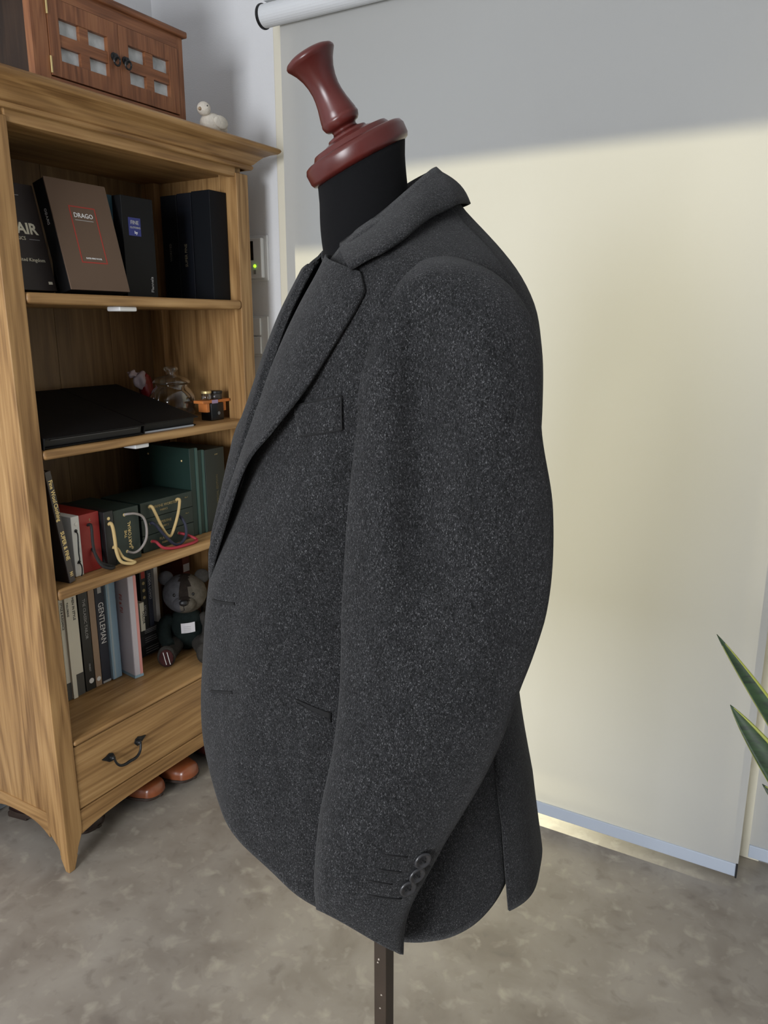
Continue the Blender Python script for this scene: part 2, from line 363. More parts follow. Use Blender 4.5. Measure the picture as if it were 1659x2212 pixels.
# corner posts running down into shaped feet: (z, depth of post, width of post)
FOOT = [(0, .014, .017), (.012, .019, .021), (.030, .027, .027), (.034, .029, .029), (.037, .0265, .027), (.042, .029, .030), (.052, .028, .032), (.062, .034, .036), (.075, .046, .042), (.088, .058, .047), (.102, .065, .048), (1.70, .065, .048)]
for (px, sx), (py, sy) in (((XF, -1), (YL, 1)), ((XF, -1), (YR, -1)), ((XB, 1), (YL, 1)), ((XB, 1), (YR, -1))):
    P = [[(px, py, z), (px+sx*d, py, z), (px+sx*d, py+sy*q, z), (px, py+sy*q, z)] for z, d, q in FOOT]
    bp(MB().grid(P, wrap_v=True, cap0=True, cap1=True), 'corner_post', oak_z, bevel=.0025)
for y0 in (YL+.006, YR-.020):
    bp(MB().box(XB+.065, XF-.065, y0, y0+.014, .135, 1.70), 'side_panel', oak_z)
    y1 = y0-.003 if y0 < 1.3 else y0
    arch = [(XB+.065, .142), (XF-.065, .142), (XF-.065, .074)]
    arch += [(XF-.065-(XF-XB-.13)*t, .074+.034*(1-abs(2*t-1)**3.0)) for t in np.linspace(0, 1, 14)][1:]
    bp(MB().prism(arch, 0, y1, y1+.020, 'y'), 'side_rail', oak_x, bevel=.0015)
for k in range(4):   # tongue-and-groove back boards
    a = YL+.02+k*(YR-YL-.04)/4
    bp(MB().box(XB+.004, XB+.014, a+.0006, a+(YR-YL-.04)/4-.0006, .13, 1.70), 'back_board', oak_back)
bp(MB().box(XB+.01, XF-.01, YL+.02, YR-.02, 1.700, 1.715), 'top_board', oak_y)
bp(MB().box(XF-.028, XF-.004, YL+.046, YR-.046, 1.690, 1.716), 'frieze', oak_y, bevel=.002)
# cornice swept round front and sides
PROF = [(0, 1.712), (.010, 1.712), (.014, 1.716), (.014, 1.721), (.010, 1.724), (.016, 1.727), (.024, 1.734), (.038, 1.744), (.058, 1.751), (.068, 1.752), (.073, 1.753), (.079, 1.757), (.081, 1.761), (.079, 1.765), (.073, 1.768), (0, 1.768)]
P = [[(XB, YL-o*.62, z), (XF+o, YL-o*.62, z), (XF+o, YR+o*.62, z), (XB, YR+o*.62, z)] for o, z in PROF]
bp(MB().grid(P), 'cornice', oak_y, bevel=.0008)
bp(MB().box(XB, XF+.01, YL-.004, YR+.004, 1.757, 1.7675), 'top_panel', oak_y)
def shelf(zt, th, n='shelf'):
    g = MB(); poly = [(XB+.014, YL+.02), (XF-.066, YL+.02), (XF-.066, YL+.049), (XF+.003, YL+.049), (XF+.003, YR-.049), (XF-.066, YR-.049), (XF-.066, YR-.02), (XB+.014, YR-.02)]
    g.prism(poly, 0, zt-th, zt, 'z'); return bp(g, n, oak_y, bevel=.009, segs=4)
shelf(S1, .024); shelf(S2, .022); shelf(S3, .027); shelf(S4, .014)
arch = [(YL+.047, .144), (YR-.047, .144), (YR-.047, .080)]+[(YR-.047-(YR-YL-.094)*t, .080+.022*(1-abs(2*t-1)**4)) for t in np.linspace(0, 1, 18)][1:]
bp(MB().prism(arch, 0, XF-.024, XF-.002, 'x'), 'bottom_rail', oak_y, bevel=.002)
dr = bp(MB().box(XF-.025, XF-.003, YL+.050, YR-.050, .147, .314), 'drawer', oak_y, bevel=.002)
M_iron = mat('black_iron', (.020, .021, .022), .42, metal=.5, bump=(300, .4))
hb = MB()
for y, s in ((1.150, -1), (1.240, 1)):   # bat-wing back plates
    q = [(y-s*.012, .236), (y-s*.004, .226), (y+s*.006, .228), (y+s*.016, .236), (y+s*.026, .243), (y+s*.012, .246), (y+s*.002, .250), (y-s*.008, .246)]
    hb.prism(q, 0, XF-.003, XF+.001, 'x')
    hb.lathe([(.007, 0), (.006, .008), (.003, .012)], 12, (XF, y-s*.002, .237), (1, 0, 0))
hb.tube(catmull([(XF+.010, 1.152, .237), (XF+.013, 1.156, .222), (XF+.015, 1.166, .211), (XF+.016, 1.180, .2075), (XF+.017, 1.195, .209), (XF+.016, 1.210, .2075), (XF+.015, 1.224, .211), (XF+.013, 1.234, .222), (XF+.010, 1.238, .237)], 26), [.003+.0012*math.sin(math.pi*i/25)**2 for i in range(26)], 8)
ho = hb.build('drawer_handle', M_iron, None, smooth=False)
ho.parent = dr; ho.location = (-XF, -YL, 0)
# small white lights stuck beneath two shelves
for (x0, x1, y0, y1, z1, lb) in ((-1.53, -1.485, 1.300, 1.353, S1-.0242, 'white plastic lamp stuck under the topmost shelf'), (-1.53, -1.485, 1.315, 1.360, S2-.0222, 'white plastic lamp stuck under the second shelf above the green boxes')):
    o = MB().box(x0, x1, y0, y1, z1-.011, z1).build('shelf_light', M_white, None, bevel=.003); tag(o, lb, 'lamp', 'lamps under shelves')

# ------------------------------------------------------------------ glazed cabinet on top of the bookcase
TZ = 1.7682
cb = thing('glazed_cabinet', 'small reddish wooden cabinet with frosted window doors on top of the bookcase', 'cabinet', (-1.60, 1.36, TZ))
def cp(mb, n, m, p=None, **k): return mb.build(n, m, p or cb, True, **k)
cx0, cx1, cy0, cy1 = -1.74, -1.500, 1.143, 1.572
cp(MB().box(cx0, cx1-.02, cy0+.004, cy0+.016, TZ, 1.985), 'side_panel', wood('shade_darkened_side', (.014, .008, .005), (.030, .016, .009), (.045, .024, .013), 2, .6))  # left side: its shade is put into the near-black wood colour
cp(MB().box(cx0, cx1-.02, cy1-.016, cy1-.004, TZ, 1.985), 'side_panel', red_z)
cp(MB().box(cx0, cx0+.010, cy0+.016, cy1-.016, TZ, 1.985), 'back_panel', red_z)
cp(MB().box(cx0+.01, cx1-.02, cy0+.016, cy1-.016, TZ, TZ+.02), 'floor_board', red_y)
for y0, y1 in ((cy0, cy0+.039), (cy1-.020, cy1)): cp(MB().box(cx1-.02, cx1, y0, y1, TZ, 1.985), 'corner_post', red_z, bevel=.001)
cp(MB().box(cx1-.02, cx1, cy0+.039, cy1-.020, TZ, 1.806), 'bottom_rail', red_y)
cp(MB().box(cx1-.02, cx1, cy0+.039, cy1-.020, 1.958, 1.985), 'top_rail', red_y)
cp(MB().box(cx0-.005, cx1+.010, cy0-.035, cy1+.010, 1.985, 2.000), 'lid', red_y, bevel=.004)
M_frost = mat('frosted_pane', (.46, .48, .48), .35, var=(40, .25))
M_brass = mat('brass', (.62, .48, .22), .35, metal=.7)
for (y0, y1, yk) in ((cy0+.040, 1.3675, 1.351), (1.3685, cy1-.021, 1.383)):
    cw = (y1-y0); c = [y0+.027, y0+.027+.052, y0+.027+.075, y0+.027+.075+.051]; z = [1.8085, 1.841, 1.869, 1.892, 1.922, 1.957]
    g = MB(); xf = cx1+.002; xb = cx1-.014
    g.box(xb, xf, y0, c[0], z[0], z[5]); g.box(xb, xf, c[3], y1, z[0], z[5])
    g.box(xb, xf, c[0], c[3], z[0], z[1]); g.box(xb, xf, c[0], c[3], z[4], z[5])
    d = cp(g, 'door', red_z, bevel=.0006)
    g = MB(); g.box(xb+.001, xf-.002, c[1], c[2], z[1], z[4])
    g.box(xb+.001, xf-.002, c[0], c[1], z[2], z[3]); g.box(xb+.001, xf-.002, c[2], c[3], z[2], z[3])
    cp(g, 'muntin', red_y, d)
    for a, b_ in ((c[0], c[1]), (c[2], c[3])):
        for e, f in ((z[1], z[2]), (z[3], z[4])): cp(MB().box(xb+.001, xb+.005, a, b_, e, f), 'pane', M_frost, d)
    g = MB(); g.lathe([(.009, 0), (.009, .002), (.005, .004), (.006, .009), (.003, .011)], 12, (xf, yk, 1.886), (1, 0, 0))
    g.tube([(xf+.010+.001*math.sin(t*6.283), yk+.0085*math.cos(t*6.283), 1.876+.009*math.sin(t*6.283)) for t in np.linspace(0, 1, 17)], .0022, 6)
    cp(g, 'knob', M_iron, d)
for z0 in (1.922, 1.812):
    cp(MB().tube([(cx1+.0025, cy0+.0395, z0), (cx1+.0025, cy0+.0395, z0+.032)], .0022, 8), 'hinge', M_brass)
bx = thing('wooden_box', 'brown wooden box standing on the small glazed cabinet, cut by the top edge', 'box', (-1.61, 1.24, 2.0002))
bx_b = MB(); bx_b.box(-1.70, -1.515, 1.12, 1.378, 2.0002, 2.105); bx_b.build('box_body', red_y, bx, True, bevel=.003)
MB().box(-1.705, -1.510, 1.115, 1.383, 2.1052, 2.122).build('box_lid', red_y, bx, True, bevel=.003)
# white lamb-like bird figurine
M_cream = mat('cream_bisque', (.62, .57, .49), .8, bump=(160, .8), var=(60, .12))
bd = thing('bird_figurine', 'small cream bird figurine on the bookcase top right of the cabinet', 'figurine', (-1.45, 1.60, TZ))
g = MB(); g.ell((-1.45, 1.612, TZ+.025), (.026, .036, .026), 18, 12); g.ell((-1.45, 1.642, TZ+.020), (.016, .020, .012), 14, 8)
g.build('bird_body', M_cream, bd, True, smooth=True)
MB().ell((-1.447, 1.580, TZ+.054), (.0165, .0175, .0165), 18, 12).build('head', M_cream, bd, True, smooth=True)
MB().lathe([(.005, 0), (.003, .006), (.0008, .010)], 10, (-1.445, 1.565, TZ+.051), (.25, -1, -.2)).build('beak', mat('beak_tan', (.42, .30, .19), .7), bd, True, smooth=True)
MB().ell((-1.4315, 1.576, TZ+.058), (.0012, .0018, .0018), 8, 6).build('eye', M_black, bd, True)
for s in (-1, 1): MB().ell((-1.45+s*.024, 1.618, TZ+.028), (.005, .026, .016), 12, 8).build('wing', M_cream, bd, True, smooth=True)

# ------------------------------------------------------------------ top shelf: swatch books
M_darkbrown = mat('dark_brown_board', (.026, .018, .015), .55, var=(25, .1))
M_taupe = mat('taupe_board', (.118, .073, .046), .75, bump=(500, .15))
M_navyblk = mat('blue_black_board', (.0035, .0045, .0065), .6, spec=.2)
M_navylt = mat('dark_navy_label', (.006, .007, .011), .6, spec=.2)
M_teal = mat('teal_board', (.010, .045, .065), .6)
M_pages = mat('page_edges', (.55, .50, .40), .9, bump=(900, .3))
M_bluelab = mat('royal_blue_label', (.022, .030, .17), .6)
def slab(name, label, cat, loc, size, m, rot=(0, 0, 0), group=None, bev=.0015, part='cover'):
    """a book or box standing on its bottom front-left corner at loc; size = (depth back from the face, width along the shelf, height)"""
    t = thing(name, label, cat, loc, rot, group)
    d, wd, h = size
    MB().box(-d, 0, 0, wd, 0, h).build(part, m, t, bevel=bev)
    return t
X3, Y3, Z3 = (1, 0, 0), (0, 1, 0), (0, 0, 1)
def lean(th, deg): return th*math.sin(R(deg))
def back_lean(name, label, cat, x, y, z, size, m, deg, spine):
    """box tipped backwards about its bottom rear edge"""
    d, wd, h = size
    t = thing(name, label, cat, (x-d*math.cos(R(deg)), y, z), (0, -R(deg), 0), 'swatch books on the topmost shelf')
    MB().box(d-.003, d, 0, wd, 0, h).build('cover', m, t, bevel=.001)
    MB().box(0, d-.0031, .0, wd, .0, h-.002).build('case', spine, t, bevel=.001)
    return t, d
t, d = back_lean('swatch_book', 'dark brown swatch book with large ivory lettering behind the left post', 'book', -1.543, 1.052, S1+.0005, (.030, .126, .232), M_darkbrown, 13, M_blackpaper)
f = d+.0006
text('FAIR', .033, M_ivory, t, (f, .078, .133), Y3, Z3, bold=.03)
text('FABRICS', .0105, M_ivory, t, (f, .058, .112), Y3, Z3)
MB().box(d, d+.0004, .086, .112, .1105, .1115).build('rule', M_grey_print, t)
text('of United Kingdom', .0110, M_ivory, t, (f, .070, .066), Y3, Z3)
MB().box(d, d+.0004, .108, .118, .014, .020).build('small_tag', M_ivory, t)
MB().box(d, d+.0004, .030, .085, .205, .2062).build('rule', M_grey_print, t)
t, d = back_lean('swatch_box', 'taupe swatch box with a red rectangle and white heading on its cover', 'box', -1.492, 1.176, S1+.0005, (.040, .166, .247), M_taupe, 14, M_blackpaper)
f = d+.0006; y0, y1, z0, z1, e = .047, .119, .062, .190, .0028
g = MB(); g.box(d, d+.0004, y0, y1, z1-e, z1); g.box(d, d+.0004, y0, y1, z0, z0+e); g.box(d, d+.0004, y0, y0+e, z0+e, z1-e); g.box(d, d+.0004, y1-e, y1, z0+e, z1-e)
g.build('red_border', M_redprint, t)
text('DRAGO', .0148, M_whiteprint, t, (f, (y0+y1)/2-.001, .169), Y3, Z3, sx=1.0)
MB().box(d, d+.0004, y0+.010, y1-.012, .158, .1592).build('rule', M_grey_print, t)
text('SUPER FINE WOOL', .0052, M_whiteprint, t, (f, (y0+y1)/2, .0725), Y3, Z3)
text('DRAGO', .010, M_grey_print, t, (d*.5, -.0006, .165), Z3, (1, 0, 0))
slab('binder', 'teal blue binder mostly hidden behind the taupe swatch box', 'binder', (-1.562, 1.338, S1+.0005), (.20, .032, .236), M_teal, group='swatch books on the topmost shelf')
t = slab('binder', 'black binder with a royal blue label on its cover', 'binder', (-1.535, 1.3725, S1+.0005), (.060, .100, .236), M_blackpaper, group='swatch books on the topmost shelf')
MB().box(0, .0006, .018, .056, .145, .187).build('label', M_bluelab, t)
text('FINE', .013, M_grey_print, t, (.001, .037, .1755), Y3, Z3); text('CLOTHING', .0064, M_grey_print, t, (.001, .038, .164), Y3, Z3); text('by', .010, M_whiteprint, t, (.001, .040, .153), Y3, Z3)
text('Flannels', .012, M_grey_print, t, (.0007, .082, .032), Z3, (0, -1, 0))
vols = [(-1.512, .066, .284, M_navyblk, 'blue-black swatch volume at the right end of the topmost shelf'), (-1.580, .052, .282, M_navylt, 'narrow dark navy swatch volume with vertical gold lettering on the topmost shelf'), (-1.634, .060, .280, M_navyblk, 'black swatch volume standing deepest at the right end of the topmost shelf')]
for i, (x, d, h, m, lb) in enumerate(vols):
    t = slab('swatch_volume', lb, 'book', (x, 1.655, S1+.0005), (d, .066, h), m, group='swatch books on the topmost shelf')
    if i == 1:
        MB().box(-d+.006, -.006, -.0006, 0, .012, .245).build('spine_label', mat('navy_spine', (.007, .009, .014), .55, spec=.2), t)
        text('SUPER FINE', .012, mat('dull_gold_print', (.22, .19, .12), .6), t, (-d*.5, -.0012, .120), Z3, (-1, 0, 0))
    if i == 2: text('WORSTED', .010, mat('dim_print', (.10, .09, .07), .6), t, (-d*.5, -.0008, .13), Z3, (-1, 0, 0))

# ------------------------------------------------------------------ second shelf: albums, jar, bench
def album(y0, wd, label, x0, z0, m=M_blackpaper):
    t = thing('album', label, 'album', (x0-.31, y0, z0), (0, R(13.5), 0), 'black albums on the second shelf')
    t.location = (x0-.315*math.cos(R(13.5)), y0, z0+.315*math.sin(R(13.5)))
    MB().box(0, .32, 0, wd, .024, .027).build('front_cover', m, t, bevel=.001)
    MB().box(0, .315, 0, wd, 0, .003).build('back_cover', m, t, bevel=.001)
    MB().box(0, .308, .003, wd-.004, .0032, .0238).build('page_block', mat('black_pages', (.006, .006, .007), .6), t)
    MB().box(0, .32, -.002, .001, 0, .027).build('spine', m, t, bevel=.001)
    return t
t = album(1.056, .285, 'wide black album lying tilted at the left of the second shelf', -1.482, S2+.001)
MB().box(.3085, .3105, .02, .27, .017, .019).build('ribbon', mat('grey_edge', (.06, .06, .065), .5), t)
t = album(1.352, .188, 'black album with a silver lower edge, tilted beside the glass jar', -1.497, S2+.001)
MB().box(.3155, .3185, .004, .176, .0005, .0045).build('silver_edge', mat('silver_edge', (.42, .45, .5), .4), t)
# an easel-like wedge under the albums keeps their back edges up
wd = MB(); wd.prism([(-1.83, S2+.0008), (-1.60, S2+.0008), (-1.83, S2+.052)], 0, 1.07, 1.53, 'y')
tag(wd.build('album_wedge', M_blackpaper, None), 'black wedge rest beneath the tilted albums', 'stand')
jr = thing('glass_jar', 'round clear glass jar with a knobbed glass lid on the second shelf', 'jar', (-1.655, 1.615, S2+.0005))
JP = [(.040, .0), (.052, .004), (.063, .02), (.067, .045), (.064, .068), (.054, .086), (.045, .094), (.045, .100)]
MB().lathe(JP, 32, cap=False).build('jar_bowl', M_jar, jr, smooth=True)
MB().lathe([(.001, .002), (.039, .002), (.051, .006)], 32, cap=False).build('jar_base', M_jar, jr, smooth=True)
ld = MB().lathe([(.044, .101), (.053, .1035), (.053, .108), (.044, .118), (.022, .125), (.011, .128), (.010, .133), (.018, .138), (.021, .144), (.017, .150), (.004, .152)], 32).build('jar_lid', M_jar, jr, smooth=True)
cd = thing('sweet_wrapper', 'red and clear crumpled sweet packet behind the black album', 'packet', (-1.755, 1.590, S2+.009))
def crumple(c, r, seed):
    q = MB(); q.ell((0, 0, 0), (1, 1, 1), 18, 14); rg = np.random.default_rng(seed); k = rg.normal(size=(6, 3))*3; ph = rg.uniform(0, 6, 6)
    q.v = [tuple(np.array(c)+np.array(r)*np.array(v)*(1+.10*sum(math.sin(float(np.dot(k[i], v))+ph[i]) for i in range(6)))) for v in q.v]; return q
crumple((0, .022, .066), (.018, .020, .046), 3).build('red_bag', mat('red_wrapper', (.20, .010, .014), .3), cd, smooth=True)
crumple((-.004, .004, .100), (.014, .020, .026), 5).build('clear_twist', mat('clear_wrapper', (.40, .33, .36), .2), cd, smooth=True)
crumple((-.004, -.022, .120), (.008, .018, .010), 8).build('wrapper_end', mat('clear_wrapper_end', (.40, .33, .36), .2), cd, smooth=True)
# toy bench with jar, over a black box
bn = thing('toy_bench', 'miniature orange wooden bench standing over a small black box', 'toy', (-1.549, 1.664, S2+.0005))
M_orange = mat('orange_stained_wood', (.48, .155, .035), .5, var=(30, .2))
MB().box(-.018, .018, -.056, .056, .050, .058).build('bench_seat', M_orange, bn, bevel=.001)
for y in (-.034, .034): MB().box(-.016, .016, y-.006, y+.006, .0245, .050).build('bench_leg', M_orange, bn, bevel=.001)
MB().box(.0182, .0192, -.020, .004, .046, .0585).build('lilac_sticker', mat('lilac_sticker', (.36, .26, .40), .6), bn)
bb = thing('black_box', 'small glossy black box under the miniature orange bench', 'box', (-1.549, 1.664, S2+.0005))
MB().box(-.020, .020, -.026, .026, 0, .049).build('box_body', mat('gloss_black', (.008, .008, .009), .2), bb, bevel=.002)
MB().lathe([(.005, 0), (.005, .001)], 14, (.0205, .004, .020), (1, 0, 0)).build('emblem', mat('grey_emblem', (.16, .16, .16), .4), bb)
for (y, r, h, nm, lb, mm) in ((-.022, .014, .026, 'spice_jar', 'tiny glass jar with a pale gold lid on the miniature bench', M_brass), (.016, .019, .024, 'candle_tin', 'small dark tin with a black rim on the miniature bench', M_black)):
    q = thing(nm, lb, 'jar', (-1.549, 1.664+y, S2+.0587))
    MB().lathe([(r*.92, 0), (r, .003), (r, h*.66), (r*.9, h*.7)], 20).build('jar_body', M_jar if y < 0 else mat('dark_tin', (.03, .024, .02), .3), q, smooth=True)
    MB().lathe([(r, h*.7+.0004), (r*1.04, h*.72), (r*1.04, h*.95), (r*.9, h)], 20).build('lid', mm, q, smooth=False)

# ------------------------------------------------------------------ third shelf: leaning book, gift boxes with cord handles, green boxes
M_rope_gold = mat('gold_rope', (.62, .45, .20), .6, bump=(900, .8)); M_rope_blk = mat('black_rope', (.012, .012, .012), .7)
M_rope_grey = mat('grey_rope', (.33, .29, .27), .6, bump=(900, .8)); M_rope_navy = mat('navy_rope', (.018, .020, .040), .7); M_rope_red = mat('red_rope', (.34, .020, .035), .6)
M_whitebox = mat('white_card', (.74, .73, .69), .6); M_redbox = mat('red_card', (.30, .022, .018), .5); M_blackbox = mat('black_card', (.009, .010, .011), .5)
M_greenbox = mat('dark_green_card', (.013, .026, .021), .55); M_green2 = mat('bottle_green_board', (.006, .024, .018), .55); M_greenedge = mat('teal_green_edge', (.040, .090, .080), .45); M_green3 = mat('green_black_board', (.014, .020, .016), .55)
M_dimgold = mat('dim_gold_print', (.33, .26, .12), .5)
g3 = 'swatch boxes on the third shelf'
t = thing('book', 'thin white booklet behind the leaning dark brown book on the third shelf', 'book', (-1.550, 1.054, S3+.0008), (0, 0, 0), g3)
MB().box(-.12, 0, 0, .012, 0, .09).build('cover', M_whitebox, t, bevel=.001)
t = thing('book', 'tall dark brown book with gold lettering leaning against the left post on the third shelf', 'book', (-1.492, 1.0960, S3+.001), (R(8.6), 0, R(7)), g3)
MB().box(-.13, 0, 0, .002, 0, .272).build('cover', mat('black_brown_cover', (.012, .007, .006), .5), t, bevel=.0006); MB().box(-.13, 0, .015, .017, 0, .272).build('cover', M_darkbrown, t, bevel=.0006)
MB().box(-.127, -.003, .0021, .0149, .003, .269).build('page_block', M_pages, t); MB().box(-.004, .0015, 0, .017, 0, .272).build('spine', mat('brown_spine', (.050, .040, .037), .5), t, bevel=.001)
for sx_, z_, q in (('Fine Wool', .225, .0155), ('Clothing', .175, .0155), ('SUPER & FINE', .092, .0150), ('N1', .020, .0125)): text(sx_, q, M_gold, t, (.0021, .0085, z_), (0, 0, -1), Y3, sx=.80, bold=.018)
def cord(name, pts, r, m, parent, n=28):
    MB().tube(catmull(pts, n), r, 8).build(name, m, parent, smooth=True)
def eyelet(parent, pts, m=M_gold, r=.0042):
    for p in pts: MB().lathe([(r, 0), (r, .0012), (r*.6, .0018)], 12, p, (1, 0, 0)).build('eyelet', m, parent)
H3 = .145
t = slab('gift_box', 'narrow white box with a thin black cord handle on the third shelf', 'box', (-1.518, 1.134, S3+.0005), (.17, .023, H3+.002), M_whitebox, group=g3, part='box_body')
eyelet(t, [(0, .013, .128)], mat('pearl_stud', (.8, .78, .72), .3)); eyelet(t, [(0, .011, .112), (0, .012, .035)], M_black)
cord('cord_handle', [(0, .011, .112), (.010, .008, .105), (.014, .004, .085), (.014, .003, .062), (.012, .005, .044), (.004, .005, .034)], .0016, M_rope_blk, t)
cord('cord_end', [(0, .012, .035), (.008, .012, .026), (.012, .009, .012), (.012, .006, .003)], .0016, M_rope_blk, t)
text('cashmere', .0085, M_grey_print, t, (.0006, .0145, .075), Z3, (0, -1, 0))
t = slab('gift_box', 'red box with a black cord handle on the third shelf', 'box', (-1.523, 1.160, S3+.0005), (.17, .058, H3), M_redbox, group=g3, part='box_body')
text('S', .010, M_dimgold, t, (.0006, .030, .128), Y3, Z3)
cord('cord_handle', [(0, .024, .117), (.012, .023, .119), (.018, .020, .105), (.020, .018, .075), (.022, .021, .045), (.030, .030, .018), (.036, .050, .006), (.030, .066, .0045), (.022, .060, .008), (.016, .038, .022), (.010, .030, .045), (.0, .030, .056)], .0036, M_rope_blk, t, 44)
t = slab('gift_box', 'narrow black box with a gold rope handle on the third shelf', 'box', (-1.508, 1.2205, S3+.0005), (.18, .028, .142), M_blackbox, group=g3, part='box_body')
eyelet(t, [(0, .013, .124), (0, .013, .110)])
cord('cord_handle', [(0, .013, .110), (.008, .013, .113), (.014, .013, .100), (.016, .014, .070), (.016, .016, .040), (.020, .024, .014), (.028, .045, .0046), (.030, .058, .005), (.024, .056, .007), (.016, .034, .022), (.008, .026, .044), (.0, .018, .050)], .0042, M_rope_gold, t, 44)
t = slab('gift_box', 'dark green box with a pale grey rope handle curving to the right', 'box', (-1.512, 1.252, S3+.0005), (.18, .080, .138), M_greenbox, group=g3, part='box_body')
eyelet(t, [(0, .034, .122), (0, .034, .026)])
cord('cord_handle', [(0, .034, .122), (.008, .040, .124), (.012, .060, .121), (.013, .082, .108), (.013, .091, .082), (.013, .088, .050), (.012, .070, .028), (.008, .050, .020), (0, .034, .026)], .0032, M_rope_grey, t, 30)
text('SARTORIAL', .0135, M_gold, t, (.0006, .047, .068), Z3, (0, -1, 0)); text('THE', .011, M_gold, t, (.0006, .034, .072), Z3, (0, -1, 0))
MB().lathe([(.004, 0), (.004, .0008)], 10, (0, .052, .032), (1, 0, 0)).build('seal', M_dimgold, t)
for i, (nm, m, dz) in enumerate((('red rope', M_rope_red, 0), ('navy rope', M_rope_navy, .0452), ('gold rope', M_rope_gold, .0904))):
    lb = ('dark green box with a %s handle, ' % nm)+('bottom of the stack', 'middle of the stack', 'top of the stack')[i]+' on the third shelf'
    t = slab('green_box', lb, 'box', (-1.529, 1.354, S3+.0005+dz), (.15, .188, .0442), M_greenbox, group='stack of green boxes', part='box_body')
    z = .030 if i else .026
    eyelet(t, [(0, .030, z), (0, .128, z)])
    rr = .0041
    if i == 2: cord('cord_handle', [(0, .030, .030), (.010, .030, .032), (.016, .036, .012), (.018, .050, -.022), (.018, .068, -.052), (.018, .082, -.058), (.018, .098, -.036), (.018, .114, -.002), (.014, .126, .028), (.008, .128, .033), (0, .128, .030)], rr, m, t, 40)
    if i == 1: cord('cord_handle', [(0, .030, .030), (.012, .031, .032), (.022, .040, .014), (.026, .060, -.012), (.028, .084, -.036), (.030, .106, -.0385), (.028, .128, -.022), (.022, .134, .006), (.012, .130, .026), (0, .128, .030)], rr, m, t, 40)
    if i == 0: cord('cord_handle', [(0, .030, .026), (.014, .032, .026), (.028, .042, .010), (.040, .066, .0042), (.048, .100, .0042), (.048, .138, .0042), (.040, .156, .006), (.026, .150, .014), (.012, .134, .024), (0, .128, .026)], rr, m, t, 40)
    text(('FLANNEL', 'SUPERFINE', 'SUPERFINE WORSTED')[i], .0105, M_dimgold, t, (.0006, .080, .026), Y3, Z3); text('FABRICS', .0075, M_dimgold, t, (.0006, .080, .014), Y3, Z3)
    if i: text('No 1', .006, M_dimgold, t, (.0006, .165, .030), Y3, Z3)
t = slab('binder', 'tall bottle green binder behind the stack of green boxes', 'binder', (-1.536, 1.548, S3+.0005), (.20, .030, .252), M_green2, group=g3)
for p in ((-.03, -.0012, .215), (-.16, -.0012, .225)): MB().lathe([(.003, 0), (.003, .001), (.001, .002)], 10, p, (0, -1, 0)).build('rivet', M_gold, t)
MB().box(.0002, .0015, .020, .030, 0, .250).build('spine_edge', M_greenedge, t)
t = slab('binder', 'bottle green binder with a pale teal edge, second from the right on the third shelf', 'binder', (-1.536, 1.5795, S3+.0005), (.20, .024, .243), M_green2, group=g3)
MB().box(.0002, .0015, .015, .024, 0, .241).build('spine_edge', M_greenedge, t)
t = slab('binder', 'wide green-black binder at the right end of the third shelf', 'binder', (-1.534, 1.606, S3+.0005), (.20, .080, .240), M_green3, group=g3)
text('SPECIAL EDITION', .011, mat('olive_print', (.10, .085, .035), .6), t, (.0007, .045, .120), Z3, (0, -1, 0)); text('A-W', .006, M_dimgold, t, (.0007, .046, .222), Y3, Z3)

# ------------------------------------------------------------------ bottom shelf: upright books, then a heap of small books, bears
M_paper = mat('cream_spine', (.74, .70, .58), .7); M_paper2 = mat('ivory_spine', (.78, .74, .62), .7); M_greyband = mat('grey_band', (.085, .08, .072), .7)
M_bk = mat('black_spine', (.018, .018, .017), .5); M_tan = mat('tan_spine', (.36, .25, .17), .6); M_nav = mat('navy_spine_cloth', (.020, .024, .040), .6)
M_sky = mat('sky_blue_cover', (.32, .48, .60), .6); M_lil = mat('pale_lilac_cover', (.66, .63, .70), .55); M_pink = mat('pink_spine', (.80, .36, .33), .6); M_grn = mat('dark_green_spine', (.03, .06, .05), .6)
g4 = 'upright books on the bottom shelf'
def book(label, y, wd, h, m, x=-1.662, d=.165, tilt=0, grp=g4):
    t = thing('book', label, 'book', (x, y, S4+.0008), (R(tilt), 0, 0), grp)
    c = min(.0022, wd*.2)
    MB().box(-d, 0, 0, c, 0, h).build('cover', m, t, bevel=.0006); MB().box(-d, 0, wd-c, wd, 0, h).build('cover', m, t, bevel=.0006)
    MB().box(-d+.003, -.003, c+.0001, wd-c-.0001, .003, h-.003).build('page_block', M_pages, t)
    MB().box(-.003, .001, 0, wd, 0, h).build('spine', m, t, bevel=.0008)
    return t
def spine_text(t, s, size, m, y, z, sx=1.0): return text(s, size, m, t, (.0016, y, z), (0, 0, -1), Y3, sx=sx)
M_ink = mat('dark_ink', (.05, .05, .045), .7)
dn = dict(y=0)
book('cream paperback touching the left post on the bottom shelf', 1.160, .019, .318, M_paper)
t = book('cream paperback with black title and a grey foot, second from left on the bottom shelf', 1.1800, .0125, .318, M_paper); MB().box(.0011, .0016, 0, .0125, 0, .048).build('foot_band', M_greyband, t); spine_text(t, 'STYLE & ELEGANCE', .0085, M_ink, .0062, .235)
t = book('thin ivory paperback beside the cream pair on the bottom shelf', 1.1932, .0135, .318, M_paper2, x=-1.656); spine_text(t, 'TAILORING', .0075, M_ink, .0067, .25)
t = book('thicker ivory book with a dark grey foot on the bottom shelf', 1.2100, .024, .318, M_paper2); MB().box(.0011, .0016, 0, .024, 0, .062).build('foot_band', M_greyband, t); spine_text(t, 'MEN IN STYLE', .010, M_ink, .012, .245)
